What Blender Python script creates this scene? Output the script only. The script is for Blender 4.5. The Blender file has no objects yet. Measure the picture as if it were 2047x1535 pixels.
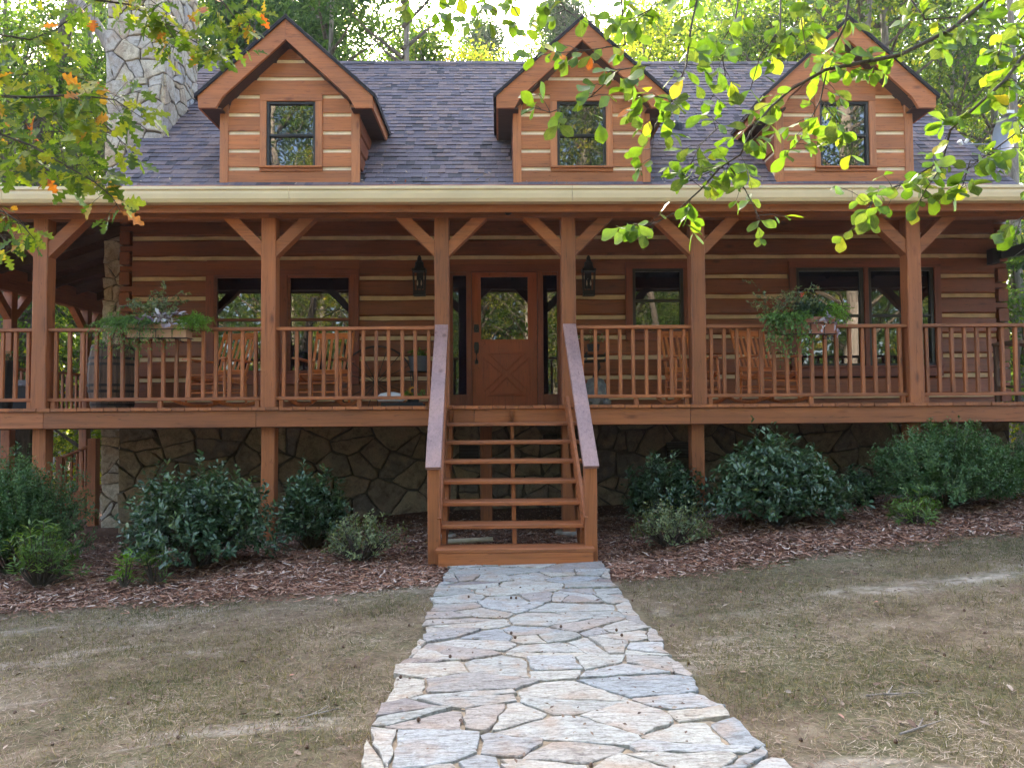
import bpy, math, random
import numpy as np
from mathutils import Vector, Matrix, noise

# ------------------------------------------------------------------ camera, sky, sun, exposure
SC = bpy.context.scene
EYE = 1.5
YAW, PITCH, ROLL, FPX = math.radians(.953), math.radians(2.131), math.radians(-.401), 1480.0
cam_d = bpy.data.cameras.new('camera'); cam = bpy.data.objects.new('camera', cam_d)
SC.collection.objects.link(cam); SC.camera = cam
cam_d.sensor_width = 36; cam_d.lens = 36*FPX/2047; cam_d.clip_start = .05; cam_d.clip_end = 600
CM = Matrix.Rotation(-YAW, 4, 'Z') @ Matrix.Rotation(math.pi/2+PITCH, 4, 'X') @ Matrix.Rotation(ROLL, 4, 'Z')
cam.matrix_world = Matrix.Translation((0, 0, EYE)) @ CM
SUN_EL, SUN_AZ = math.radians(32), math.radians(-11)      # azimuth from +Y, negative = left
SDIR = Vector((math.sin(SUN_AZ)*math.cos(SUN_EL), math.cos(SUN_AZ)*math.cos(SUN_EL), math.sin(SUN_EL)))
w = bpy.data.worlds.new('World'); SC.world = w; w.use_nodes = True
wn = w.node_tree.nodes; wl = w.node_tree.links
sky = wn.new('ShaderNodeTexSky'); sky.sky_type = 'NISHITA'; sky.sun_disc = False
sky.sun_elevation = SUN_EL; sky.sun_rotation = SUN_AZ
sky.air_density = .8; sky.dust_density = 4.5; sky.ozone_density = .3
wl.new(sky.outputs[0], wn['Background'].inputs[0]); wn['Background'].inputs[1].default_value = .15
sun_d = bpy.data.lights.new('sun', 'SUN'); sun_d.energy = 3.1; sun_d.angle = math.radians(.5); sun_d.color = (1, .9, .74)
sun = bpy.data.objects.new('sun', sun_d); SC.collection.objects.link(sun)
sun.rotation_euler = SDIR.to_track_quat('Z', 'Y').to_euler(); sun.location = (0, 0, 40)
SC.view_settings.view_transform = 'Standard'; SC.view_settings.look = 'None'
SC.view_settings.exposure = 3.15; SC.view_settings.gamma = 1
SC.cycles.max_bounces = 8; SC.cycles.diffuse_bounces = 4; SC.cycles.transmission_bounces = 4
SC.cycles.use_denoising = True

C = SC.collection
rnd = random.Random(7)
def P(px, py, Y):                      # a point of the photograph carried to the vertical plane at distance Y
    d = CM.to_3x3() @ Vector(((px-1023.5)/FPX, -(py-767.5)/FPX, -1))
    k = Y/d.y
    return Vector((d.x*k, Y, d.z*k+EYE))
def PX(px, Y, py=700): return P(px, py, Y).x
def PZ(py, Y, px=1000): return P(px, py, Y).z
def gz(x, y):                          # terrain height
    s = max(0, min(1, (abs(x-.25)-.8)/1.5)); s = s*s*(3-2*s)
    z = -1.41+.026*(7-min(y, 7)) if y < 7 else -1.41
    z += (.055*(x-.2))*(.25+.75*s) if abs(x) < 14 else .055*(math.copysign(14, x)-.2)
    if 5.9 < y < 10: z += .11*s*math.sin((y-5.9)/4.1*math.pi)
    if y > 11: z -= .045*(min(y, 40)-11)
    if y < 2: z = z*(1)+.0
    z += .018*noise.noise(Vector((x*.9, y*.9, 0)))*(.25+s) + .007*noise.noise(Vector((x*4, y*4, 3)))*(.2+s)
    return z+EYE
def mulch_edge(x): return 5.95+.14*max(x-.9, 0)+.05*max(-x-.6, 0)+.12*noise.noise(Vector((x*1.1, 5, 1)))

# ------------------------------------------------------------------ objects
OFF = {}
def setp(o, label=None, cat=None, group=None, kind=None):
    if label: o['label'] = label
    if cat: o['category'] = cat
    if group: o['group'] = group
    if kind: o['kind'] = kind
    return o
def thing(name, loc, label, cat, group=None, rz=0, world=False):
    o = bpy.data.objects.new(name, None); C.objects.link(o); o.location = loc; o.rotation_euler = (0, 0, rz)
    o.empty_display_size = .2
    OFF[o.name] = Vector(loc) if world else Vector((0, 0, 0))
    return setp(o, label, cat, group)
def link(name, me, parent, origin):
    o = bpy.data.objects.new(name, me); C.objects.link(o)
    origin = Vector(origin)
    if parent is not None:
        o.parent = parent; o.location = origin-OFF[parent.name]
    else: o.location = origin
    OFF[o.name] = origin
    return o
class MB:
    def __init__(s): s.v = []; s.f = []; s.t = []
    def add(s, vs, fs, tint=None):
        n = len(s.v); s.v += [tuple(a) for a in vs]; s.f += [tuple(i+n for i in f) for f in fs]
        s.t += [.5 if tint is None else tint]*len(fs); return s
    def box(s, x0, x1, y0, y1, z0, z1, tint=None):
        return s.add([(x0,y0,z0),(x1,y0,z0),(x1,y1,z0),(x0,y1,z0),(x0,y0,z1),(x1,y0,z1),(x1,y1,z1),(x0,y1,z1)],
              [(3,2,1,0),(4,5,6,7),(0,1,5,4),(1,2,6,5),(2,3,7,6),(3,0,4,7)], tint)
    def beam(s, p0, p1, w, h, up=(0,0,1), c=.006, seg=1, jit=0, tint=None):
        p0 = Vector(p0); p1 = Vector(p1); d = (p1-p0).normalized(); up = Vector(up)
        if abs(d.dot(up)) > .99: up = Vector((0,1,0))
        sd = d.cross(up).normalized(); up = sd.cross(d).normalized()
        a, b = w/2, h/2; c = min(c, a*.45, b*.45)
        prof = [(a,-b+c),(a,b-c),(a-c,b),(-a+c,b),(-a,b-c),(-a,-b+c),(-a+c,-b),(a-c,-b)]
        vs = []
        for i in range(seg+1):
            q = p0.lerp(p1, i/seg)
            for (u, v) in prof:
                ju = rnd.uniform(-jit, jit); jv = rnd.uniform(-jit, jit)
                vs.append(q+sd*(u+ju)+up*(v+jv))
        fs = [tuple(range(7,-1,-1)), tuple(range(seg*8, seg*8+8))]
        for i in range(seg):
            for k in range(8):
                a0 = i*8+k; a1 = i*8+(k+1) % 8
                fs.append((a0, a1, a1+8, a0+8))
        return s.add(vs, fs, tint)
    def tube(s, pts, rad, n=8, cap=True, tint=None):
        pts = [Vector(p) for p in pts]; vs = []; m = len(pts)
        if not hasattr(rad, '__len__'): rad = [rad]*m
        ref = Vector((0,0,1))
        for i, p in enumerate(pts):
            d = (pts[min(i+1, m-1)]-pts[max(i-1, 0)]).normalized()
            if abs(d.dot(ref)) > .97: ref = Vector((1,.2,0))
            a = d.cross(ref).normalized(); b = a.cross(d)
            for k in range(n):
                t = 2*math.pi*k/n; vs.append(p+(a*math.cos(t)+b*math.sin(t))*rad[i])
        fs = [(i*n+k, i*n+(k+1) % n, (i+1)*n+(k+1) % n, (i+1)*n+k) for i in range(m-1) for k in range(n)]
        if cap: fs += [tuple(range(n-1,-1,-1)), tuple(range((m-1)*n, m*n))]
        return s.add(vs, fs, tint)
    def lathe(s, prof, c=(0,0,0), n=16, tint=None):
        vs = [(c[0]+r*math.cos(2*math.pi*k/n), c[1]+r*math.sin(2*math.pi*k/n), c[2]+z) for r, z in prof for k in range(n)]
        m = len(prof)
        fs = [(i*n+k, i*n+(k+1) % n, (i+1)*n+(k+1) % n, (i+1)*n+k) for i in range(m-1) for k in range(n)]
        fs += [tuple(range(n-1,-1,-1)), tuple(range((m-1)*n, m*n))]
        return s.add(vs, fs, tint)
    def prism(s, poly, fn, h0, h1, tint=None):       # poly in (u,v); fn(u,v,h)->xyz
        n = len(poly); vs = [fn(u, v, h0) for u, v in poly]+[fn(u, v, h1) for u, v in poly]
        return s.add(vs, [tuple(range(n-1,-1,-1)), tuple(range(n, 2*n))]+[(k,(k+1) % n, n+(k+1) % n, n+k) for k in range(n)], tint)
    def build(s, name, mat, parent=None, origin=None, smooth=False, tints=False):
        V = np.array(s.v, float)
        if origin is None: origin = (V.min(0)+V.max(0))/2
        origin = Vector([float(a) for a in origin])
        me = bpy.data.meshes.new(name)
        me.from_pydata([tuple(a) for a in V-np.array(origin)], [], s.f)
        if tints:
            at = me.attributes.new('tint', 'FLOAT', 'FACE'); at.data.foreach_set('value', s.t)
        me.materials.append(mat)
        if smooth: me.shade_smooth()
        me.update()
        return link(name, me, parent, origin)
def npmesh(name, V, F, tint, mat):
    me = bpy.data.meshes.new(name); k = F.shape[1]; m = len(F)
    me.vertices.add(len(V)); me.vertices.foreach_set('co', V.astype(np.float32).ravel())
    me.loops.add(m*k); me.loops.foreach_set('vertex_index', F.astype(np.int32).ravel())
    me.polygons.add(m); me.polygons.foreach_set('loop_start', np.arange(0, m*k, k, dtype=np.int32))
    at = me.attributes.new('tint', 'FLOAT', 'FACE'); at.data.foreach_set('value', tint.astype(np.float32))
    me.materials.append(mat); me.update(calc_edges=True); return me
def unit(a): return a/np.maximum(np.linalg.norm(a, axis=1, keepdims=True), 1e-9)
LEAF = {  # (along, across, lift) outline with faces
 'dia': (np.array([(0,0,0),(.5,-.28,.08),(1,0,0),(.5,.28,.08)]), [(0,1,2),(0,2,3)]),
 'ell': (np.array([(0,0,0),(.3,-.2,.06),(.72,-.19,.05),(1,0,-.06),(.72,.19,.05),(.3,.2,.06)]), [(0,1,2),(0,2,3),(0,3,4),(0,4,5)]),
 'slim':(np.array([(0,0,0),(.35,-.11,.03),(1,0,-.12),(.35,.11,.03)]), [(0,1,2),(0,2,3)]),
 'blade':(np.array([(0,-.04,0),(1,0,0),(0,.04,0)]), [(0,1,2)]),
 'needle':(np.array([(0,-.022,0),(1,0,.0),(0,.022,0)]), [(0,1,2)]),
 'chip':(np.array([(0,-.09,0),(1,-.07,0),(1,.07,0),(0,.09,0)]), [(0,1,2),(0,2,3)]),
}
def leaves(pos, direc, nrm, size, shape, tint):
    """one leaf per row of pos; direc = along the leaf, nrm = its face"""
    L, fs = LEAF[shape]; n = len(pos); k = len(L)
    d = unit(direc); b = unit(np.cross(nrm, d)); c = np.cross(d, b)
    V = pos[:,None,:]+size[:,None,None]*(L[None,:,0,None]*d[:,None,:]+L[None,:,1,None]*b[:,None,:]+L[None,:,2,None]*c[:,None,:])
    F = (np.array(fs)[None]+(np.arange(n)*k)[:,None,None]).reshape(-1, 3)
    return V.reshape(-1, 3), F, np.repeat(tint, len(fs))
def rv(rng, n): return unit(rng.normal(size=(n, 3)))

# ------------------------------------------------------------------ materials
def newmat(name):
    m = bpy.data.materials.new(name); m.use_nodes = True
    nt = m.node_tree; return m, nt, nt.nodes, nt.links, nt.nodes['Principled BSDF']
def node(nt, t, **kw):
    n = nt.nodes.new(t)
    for k, v in kw.items(): setattr(n, k, v)
    return n
def ramp(nt, fac, stops, interp='LINEAR'):
    r = node(nt, 'ShaderNodeValToRGB'); r.color_ramp.interpolation = interp
    el = r.color_ramp.elements
    while len(el) < len(stops): el.new(.5)
    for e, (p, c) in zip(el, stops):
        e.position = p; e.color = (*c, 1) if hasattr(c, '__len__') else (c, c, c, 1)
    nt.links.new(fac, r.inputs[0]); return r.outputs[0]
def mixc(nt, fac, a, b, mode='MIX'):
    n = node(nt, 'ShaderNodeMix', data_type='RGBA', blend_type=mode)
    for sock, v in ((n.inputs[0], fac), (n.inputs[6], a), (n.inputs[7], b)):
        if isinstance(v, bpy.types.NodeSocket): nt.links.new(v, sock)
        else: sock.default_value = v if not hasattr(v, '__len__') else (*v, 1)
    return n.outputs[2]
def coords(nt, scale, rand=True, rot=False):
    tc = node(nt, 'ShaderNodeTexCoord'); mp = node(nt, 'ShaderNodeMapping')
    mp.inputs['Scale'].default_value = scale; nt.links.new(tc.outputs['Object'], mp.inputs[0])
    if rand:
        oi = node(nt, 'ShaderNodeObjectInfo'); mu = node(nt, 'ShaderNodeMath', operation='MULTIPLY'); mu.inputs[1].default_value = 57
        cb = node(nt, 'ShaderNodeCombineXYZ'); nt.links.new(oi.outputs['Random'], mu.inputs[0])
        for i in range(3): nt.links.new(mu.outputs[0], cb.inputs[i])
        nt.links.new(cb.outputs[0], mp.inputs['Location'])
        if rot:
            m2 = node(nt, 'ShaderNodeMath', operation='MULTIPLY'); m2.inputs[1].default_value = 6.28
            c2 = node(nt, 'ShaderNodeCombineXYZ'); nt.links.new(oi.outputs['Random'], m2.inputs[0]); nt.links.new(m2.outputs[0], c2.inputs[2])
            nt.links.new(c2.outputs[0], mp.inputs['Rotation'])
    return mp.outputs[0]
def noi(nt, vec, scale, detail=4, rough=.55, dist=0):
    n = node(nt, 'ShaderNodeTexNoise'); n.inputs['Scale'].default_value = scale; n.inputs['Detail'].default_value = detail
    n.inputs['Roughness'].default_value = rough; n.inputs['Distortion'].default_value = dist
    nt.links.new(vec, n.inputs['Vector']); return n.outputs['Fac']
def bump(nt, h, b, strength, dist=.01):
    n = node(nt, 'ShaderNodeBump'); n.inputs['Strength'].default_value = strength; n.inputs['Distance'].default_value = dist
    nt.links.new(h, n.inputs['Height']); nt.links.new(n.outputs[0], b.inputs['Normal'])
def wood(name, axis, col, dark=.55, rough=.55, var=.28, knots=True):
    m, nt, N, L, b = newmat(name)
    sc = [22., 22., 22.]; sc[axis] = .9
    v = coords(nt, sc); g = noi(nt, v, 1.6, 6, .62, .6)
    fine = noi(nt, v, 7, 3, .6)
    sc2 = [3.2]*3; sc2[axis] = 1.0
    big = noi(nt, coords(nt, sc2), 1.1, 4, .55)
    c = Vector(col)
    col0 = ramp(nt, g, [(.28, tuple(c*dark)), (.46, tuple(c*.9)), (.62, tuple(c)), (.8, tuple(c*1.22))])
    oi = node(nt, 'ShaderNodeObjectInfo')
    vr = ramp(nt, oi.outputs['Random'], [(0, 1-var), (1, 1+var*.6)])
    c1 = mixc(nt, 1, col0, vr, 'MULTIPLY')
    bg = ramp(nt, big, [(.3, (.72, .74, .8)), (.52, (1, 1, 1)), (.75, (1.16, 1.1, .98))])
    c1 = mixc(nt, .85, c1, bg, 'MULTIPLY')
    if knots:
        vo = node(nt, 'ShaderNodeTexVoronoi'); vo.inputs['Scale'].default_value = 1
        s3 = [4.2]*3; s3[axis] = 1.5
        L.new(coords(nt, s3), vo.inputs['Vector'])
        k = ramp(nt, vo.outputs['Distance'], [(.03, (.25, .2, .18)), (.09, (.7, .62, .55)), (.14, (1, 1, 1))])
        c1 = mixc(nt, .8, c1, k, 'MULTIPLY')
    crk = ramp(nt, noi(nt, v, .8, 2, .5, 1.5), [(.485, (1, 1, 1)), (.5, (.42, .36, .33)), (.512, (1, 1, 1))])
    c1 = mixc(nt, .85, c1, crk, 'MULTIPLY')
    L.new(c1, b.inputs['Base Color'])
    L.new(ramp(nt, fine, [(.3, rough-.08), (.7, rough+.12)]), b.inputs['Roughness'])
    bump(nt, g, b, .35, .004)
    return m
PW = (.362, .118, .038)
WX = wood('stained_wood_x', 0, PW); WY = wood('stained_wood_y', 1, PW); WZ = wood('stained_wood_z', 2, PW)
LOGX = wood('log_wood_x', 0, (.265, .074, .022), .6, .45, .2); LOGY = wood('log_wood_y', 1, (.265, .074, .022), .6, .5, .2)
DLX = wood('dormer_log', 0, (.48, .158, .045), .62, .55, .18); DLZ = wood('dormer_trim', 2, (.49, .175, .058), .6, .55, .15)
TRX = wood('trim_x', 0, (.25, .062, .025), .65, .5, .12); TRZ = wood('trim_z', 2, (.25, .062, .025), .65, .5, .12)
DOOR = wood('door_wood', 2, (.36, .075, .020), .7, .42, .05, False)
HAND = wood('handrail_wood_skylit', 1, (.40, .235, .20), .6, .36, .08)  # pale lilac cast of reflected sky is mixed into this wood colour
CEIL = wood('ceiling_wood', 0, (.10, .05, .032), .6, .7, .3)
CHAIR = wood('chair_wood', 2, (.62, .19, .05), .7, .35, .1, False); CHAIRX = wood('chair_wood_x', 0, (.62, .19, .05), .7, .35, .1, False)
BARREL = wood('barrel_wood', 2, (.17, .10, .065), .5, .75, .3)
def plain(name, col, rough=.5, metal=0, nscale=8, namt=.25, bmp=0, spec=None):
    m, nt, N, L, b = newmat(name)
    v = coords(nt, (1, 1, 1)); n = noi(nt, v, nscale, 5, .6)
    c = Vector(col)
    L.new(ramp(nt, n, [(.3, tuple(c*(1-namt))), (.7, tuple(c*(1+namt)))]), b.inputs['Base Color'])
    b.inputs['Roughness'].default_value = rough; b.inputs['Metallic'].default_value = metal
    if spec is not None: b.inputs['Specular IOR Level'].default_value = spec
    if bmp: bump(nt, n, b, bmp, .01)
    return m
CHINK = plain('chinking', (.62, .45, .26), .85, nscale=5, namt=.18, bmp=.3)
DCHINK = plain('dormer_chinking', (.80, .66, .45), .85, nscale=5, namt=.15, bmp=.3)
BLACK = plain('black_metal', (.012, .012, .014), .42, .3)
DARKFR = plain('dark_window_frame', (.02, .016, .014), .4)
GUT = plain('cream_gutter', (.74, .61, .40), .35, nscale=1.6, namt=.08)
GREYM = plain('grey_metal', (.22, .23, .25), .4, .4, namt=.1)
WHITEP = plain('white_plastic', (.78, .78, .76), .35, namt=.05)
TERRA = plain('terracotta_plastic', (.40, .16, .10), .55, namt=.12); TANP = plain('tan_box', (.45, .25, .14), .6, namt=.12)
ROPE = plain('dark_iron', (.03, .022, .018), .7, .2)
STONEFIG = plain('grey_stone', (.17, .165, .15), .85, nscale=14, namt=.4, bmp=.5)
CONC = plain('concrete', (.30, .27, .23), .9, nscale=9, namt=.3, bmp=.4)
DARKPOT = plain('dark_pot', (.02, .02, .02), .6)
PIPE = plain('pale_pipe', (.5, .43, .3), .5)
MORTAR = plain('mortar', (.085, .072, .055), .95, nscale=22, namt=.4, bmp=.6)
PATHM = plain('path_joint', (.25, .195, .13), .95, nscale=18, namt=.55, bmp=.8)
def bark(name, c):
    m, nt, N, L, b = newmat(name); v = coords(nt, (1, 1, .16)); n = noi(nt, v, 14, 6, .7, .5); c = Vector(c)
    L.new(ramp(nt, n, [(.3, tuple(c*.35)), (.5, tuple(c)), (.72, tuple(c*1.7))]), b.inputs['Base Color']); b.inputs['Roughness'].default_value = .9
    bump(nt, n, b, .9, .03); return m
BARK = bark('bark', (.12, .095, .07)); BARKP = bark('pale_bark', (.26, .22, .18)); TWIG = bark('twig_bark', (.07, .055, .042))
def stonemat(name, stops, sc, streak=1.0):
    m, nt, N, L, b = newmat(name)
    oi = node(nt, 'ShaderNodeObjectInfo')
    base = ramp(nt, oi.outputs['Random'], stops)
    v = coords(nt, (sc, sc*streak, sc), rot=True); n = noi(nt, v, 1, 7, .65, .8)
    n2 = noi(nt, coords(nt, (5, 5, 5)), 1, 3, .5)
    c = mixc(nt, 1, base, ramp(nt, n, [(.3, (.42, .38, .36)), (.42, (.78, .75, .73)), (.5, (1.0, .99, .97)), (.6, (1.12, 1.11, 1.1)), (.72, (1.35, 1.34, 1.32))]), 'MULTIPLY')
    c = mixc(nt, ramp(nt, n2, [(.5, 0.), (.68, .5)]), c, (.33, .22, .14))
    fn = noi(nt, coords(nt, (60, 60, 60)), 1, 4, .7)
    c = mixc(nt, .8, c, ramp(nt, fn, [(.3, (.55, .53, .5)), (.48, (1, 1, 1)), (.7, (1.22, 1.22, 1.22))]), 'MULTIPLY')
    L.new(c, b.inputs['Base Color']); b.inputs['Roughness'].default_value = .8; b.inputs['Specular IOR Level'].default_value = .35
    bump(nt, n, b, .8, .014); return m
FLAG = stonemat('flagstone', [(0, (.27, .275, .25)), (.15, (.36, .36, .33)), (.3, (.38, .35, .29)), (.42, (.37, .37, .35)), (.55, (.26, .28, .285)), (.66, (.30, .265, .235)), (.85, (.38, .375, .33)), (1, (.20, .175, .17))], 12, 4)
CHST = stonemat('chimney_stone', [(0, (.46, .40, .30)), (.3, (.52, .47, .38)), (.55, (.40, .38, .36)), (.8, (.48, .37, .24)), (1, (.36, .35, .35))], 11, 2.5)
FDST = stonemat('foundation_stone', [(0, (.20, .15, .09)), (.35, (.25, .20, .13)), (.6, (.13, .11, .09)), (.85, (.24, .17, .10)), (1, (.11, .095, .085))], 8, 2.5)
def tintmat(name, stops, rough=.9, trans=0, gloss=.5, noisy=True, tcol=1.0):
    m, nt, N, L, b = newmat(name)
    a = node(nt, 'ShaderNodeAttribute', attribute_name='tint')
    c = ramp(nt, a.outputs['Fac'], stops)
    if noisy:
        n = noi(nt, coords(nt, (1, 1, 1), rand=False), 30, 3, .6)
        c = mixc(nt, 1, c, ramp(nt, n, [(.3, (.75, .75, .75)), (.7, (1.2, 1.2, 1.2))]), 'MULTIPLY')
    L.new(c, b.inputs['Base Color']); b.inputs['Roughness'].default_value = rough; b.inputs['Specular IOR Level'].default_value = gloss
    if trans:
        t = node(nt, 'ShaderNodeBsdfTranslucent'); hs = mixc(nt, 1, c, (1.35*tcol, 1.5*tcol, .5*tcol), 'MULTIPLY')
        L.new(hs, t.inputs[0]); mx = node(nt, 'ShaderNodeMixShader'); mx.inputs[0].default_value = trans
        L.new(b.outputs[0], mx.inputs[1]); L.new(t.outputs[0], mx.inputs[2]); L.new(mx.outputs[0], N['Material Output'].inputs[0])
    return m
SHING = tintmat('shingle', [(0, (.045, .042, .048)), (.15, (.108, .093, .108)), (.45, (.125, .104, .118)), (.55, (.145, .11, .112)), (.85, (.17, .125, .118)), (1, (.19, .14, .13))], .85, gloss=.4)
MULCHM = tintmat('pine_straw', [(0, (.06, .028, .017)), (.3, (.19, .08, .042)), (.65, (.31, .15, .085)), (.88, (.42, .27, .19)), (1, (.55, .45, .37))], .85)
GRASSM = tintmat('dry_grass', [(0, (.045, .06, .018)), (.3, (.095, .105, .035)), (.55, (.19, .155, .08)), (.8, (.29, .23, .14)), (1, (.44, .36, .26))], .8, .25)
LITTER = tintmat('leaf_litter', [(0, (.06, .028, .018)), (.4, (.15, .085, .05)), (.8, (.26, .18, .12)), (.97, (.36, .28, .21)), (1, (.45, .1, .04))], .7)
GREENS = {
 'oak': tintmat('oak_leaf', [(0, (.05, .085, .012)), (.4, (.10, .155, .02)), (.75, (.20, .25, .022)), (.9, (.34, .30, .03)), (.96, (.42, .20, .03)), (1, (.5, .12, .02))], .45, .55),
 'obo': tintmat('green_leaf', [(0, (.07, .13, .015)), (.5, (.12, .20, .022)), (.88, (.19, .27, .028)), (.96, (.38, .36, .04)), (1, (.5, .16, .02))], .4, .55),
 'for': tintmat('forest_leaf', [(0, (.035, .065, .022)), (.35, (.075, .13, .035)), (.7, (.17, .23, .045)), (.9, (.32, .34, .05)), (1, (.5, .38, .06))], .6, .68),
 'yel': tintmat('yellow_leaf', [(0, (.08, .12, .03)), (.4, (.20, .25, .045)), (.75, (.42, .39, .045)), (.93, (.58, .42, .04)), (1, (.5, .2, .03))], .6, .68),
 'pin': tintmat('pine_needle', [(0, (.035, .065, .035)), (.6, (.065, .115, .055)), (1, (.12, .18, .07))], .6, .58),
 'cam': tintmat('camellia_leaf', [(0, (.026, .055, .026)), (.6, (.055, .11, .05)), (.9, (.10, .16, .06)), (1, (.18, .22, .07))], .28, .12, .6, False),
 'jun': tintmat('fine_evergreen', [(0, (.024, .06, .02)), (.6, (.07, .145, .045)), (1, (.15, .23, .07))], .5, .2, .4, False),
 'rho': tintmat('young_leaf', [(0, (.05, .10, .022)), (.6, (.11, .19, .035)), (1, (.22, .30, .05))], .45, .3, .5, False),
 'nan': tintmat('sparse_leaf', [(0, (.09, .11, .055)), (.6, (.18, .22, .105)), (.9, (.27, .28, .12)), (1, (.32, .17, .09))], .5, .3, .5, False),
 'fer': tintmat('planter_leaf', [(0, (.07, .14, .04)), (.6, (.13, .25, .06)), (1, (.22, .34, .09))], .5, .3, .5, False),
 'lim': tintmat('lime_leaf', [(0, (.10, .22, .02)), (1, (.22, .38, .04))], .5, .35, .5, False),
 'pur': tintmat('striped_leaf', [(0, (.17, .09, .15)), (.5, (.42, .36, .42)), (1, (.62, .6, .6))], .4, .1, .5, False),
}
def glassmat():
    m, nt, N, L, b = newmat('window_glass')
    b.inputs['Base Color'].default_value = (.004, .005, .012, 1); b.inputs['Roughness'].default_value = .015; b.inputs['IOR'].default_value = 2.1
    bump(nt, noi(nt, coords(nt, (1, 1, 1)), 2.2, 2, .4), b, .05, .02); return m
GLASS = glassmat()
LGLASS = plain('lantern_glass', (.03, .032, .035), .1)
# ------------------------------------------------------------------ ground, mulch bed, path
def axis_pts(lo, hi, f0, f1, fine, coarse):
    a = list(np.arange(f0, f1+1e-6, fine)); x = f1; st = fine
    while x < hi: st = min(st*1.25, coarse); x += st; a.append(x)
    x = f0; st = fine
    while x > lo: st = min(st*1.25, coarse); x -= st; a.insert(0, x)
    return a
gx = axis_pts(-160, 160, -6.5, 7.5, .12, 9); gy = axis_pts(-90, 240, 1.6, 12, .12, 9)
GV = [(x, y, gz(x, y)) for y in gy for x in gx]; nx = len(gx)
GF = [(j*nx+i, j*nx+i+1, (j+1)*nx+i+1, (j+1)*nx+i) for j in range(len(gy)-1) for i in range(nx-1)]
def groundmat():
    m, nt, N, L, b = newmat('lawn_soil')
    v = coords(nt, (1, 1, 1), rand=False)
    sand = noi(nt, coords(nt, (.55, 2.1, 1), rand=False), 1.0, 5, .62, .25)
    a = noi(nt, v, .9, 6, .65, .3); f = noi(nt, v, 28, 5, .7); mid = noi(nt, v, 4.5, 4, .6, .4)
    base = ramp(nt, mid, [(.3, (.085, .062, .034)), (.45, (.145, .112, .068)), (.6, (.20, .158, .10)), (.75, (.28, .225, .155))])
    green = ramp(nt, f, [(.3, (.045, .055, .018)), (.7, (.11, .115, .045))])
    c = mixc(nt, ramp(nt, a, [(.46, 0.), (.62, .7)]), base, green)
    c = mixc(nt, ramp(nt, sand, [(.58, 0.), (.68, .8)]), c, (.44, .38, .31))
    sa_ = node(nt, 'ShaderNodeAttribute', attribute_name='sand'); sm_ = node(nt, 'ShaderNodeMath', operation='MULTIPLY'); L.new(sa_.outputs['Fac'], sm_.inputs[0]); L.new(ramp(nt, noi(nt, v, 9, 5, .7), [(.38, 0.), (.6, .85)]), sm_.inputs[1]); c = mixc(nt, sm_.outputs[0], c, (.42, .37, .30))
    c = mixc(nt, .6, c, ramp(nt, f, [(.3, (.5, .48, .46)), (.55, (1, 1, 1)), (.8, (1.5, 1.45, 1.4))]), 'MULTIPLY')
    # bed of bark mulch in front of the house
    sx = node(nt, 'ShaderNodeSeparateXYZ'); L.new(v, sx.inputs[0])
    at = node(nt, 'ShaderNodeAttribute', attribute_name='bed')
    mul = ramp(nt, f, [(.3, (.04, .02, .013)), (.5, (.11, .05, .03)), (.75, (.22, .12, .075))])
    c = mixc(nt, at.outputs['Fac'], c, mul)
    L.new(c, b.inputs['Base Color']); b.inputs['Roughness'].default_value = .95; b.inputs['Specular IOR Level'].default_value = .2
    bump(nt, f, b, .8, .02); return m
me = bpy.data.meshes.new('ground'); me.from_pydata(GV, [], GF); me.materials.append(groundmat()); me.shade_smooth()
def sandf(x, y):
    s = math.exp(-((y-4.85-.10*x-.35*noise.noise(Vector((x*.9, 3, 2))))/.16)**2)*(1 if x > 1 else 0)+.5*math.exp(-((y-5.62-.03*x-.15*noise.noise(Vector((x, 8, 2))))/.12)**2)*(1 if -5 < x < -.9 else 0)+.5*math.exp(-((y-4.3)/.12)**2)*(1 if 1.1 < x < 2.2 else 0)
    return min(1, s*max(0, .55+1.5*noise.noise(Vector((x*1.3, y*3.5, 4)))))
at = me.attributes.new('sand', 'FLOAT', 'POINT'); at.data.foreach_set('value', [sandf(x, y) if abs(x) < 8 and 1 < y < 8 else 0 for x, y, z in GV])
at = me.attributes.new('bed', 'FLOAT', 'POINT')
at.data.foreach_set('value', [max(0, min(1, (y-mulch_edge(x)+.08*noise.noise(Vector((x*6, y*6, 0))))/.16)) if y < 30 else 1 for x, y, z in GV])
gr = bpy.data.objects.new('ground', me); C.objects.link(gr); setp(gr, kind='structure', label='patchy dry lawn and mulch bed sloping gently in front of the cabin')

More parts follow.
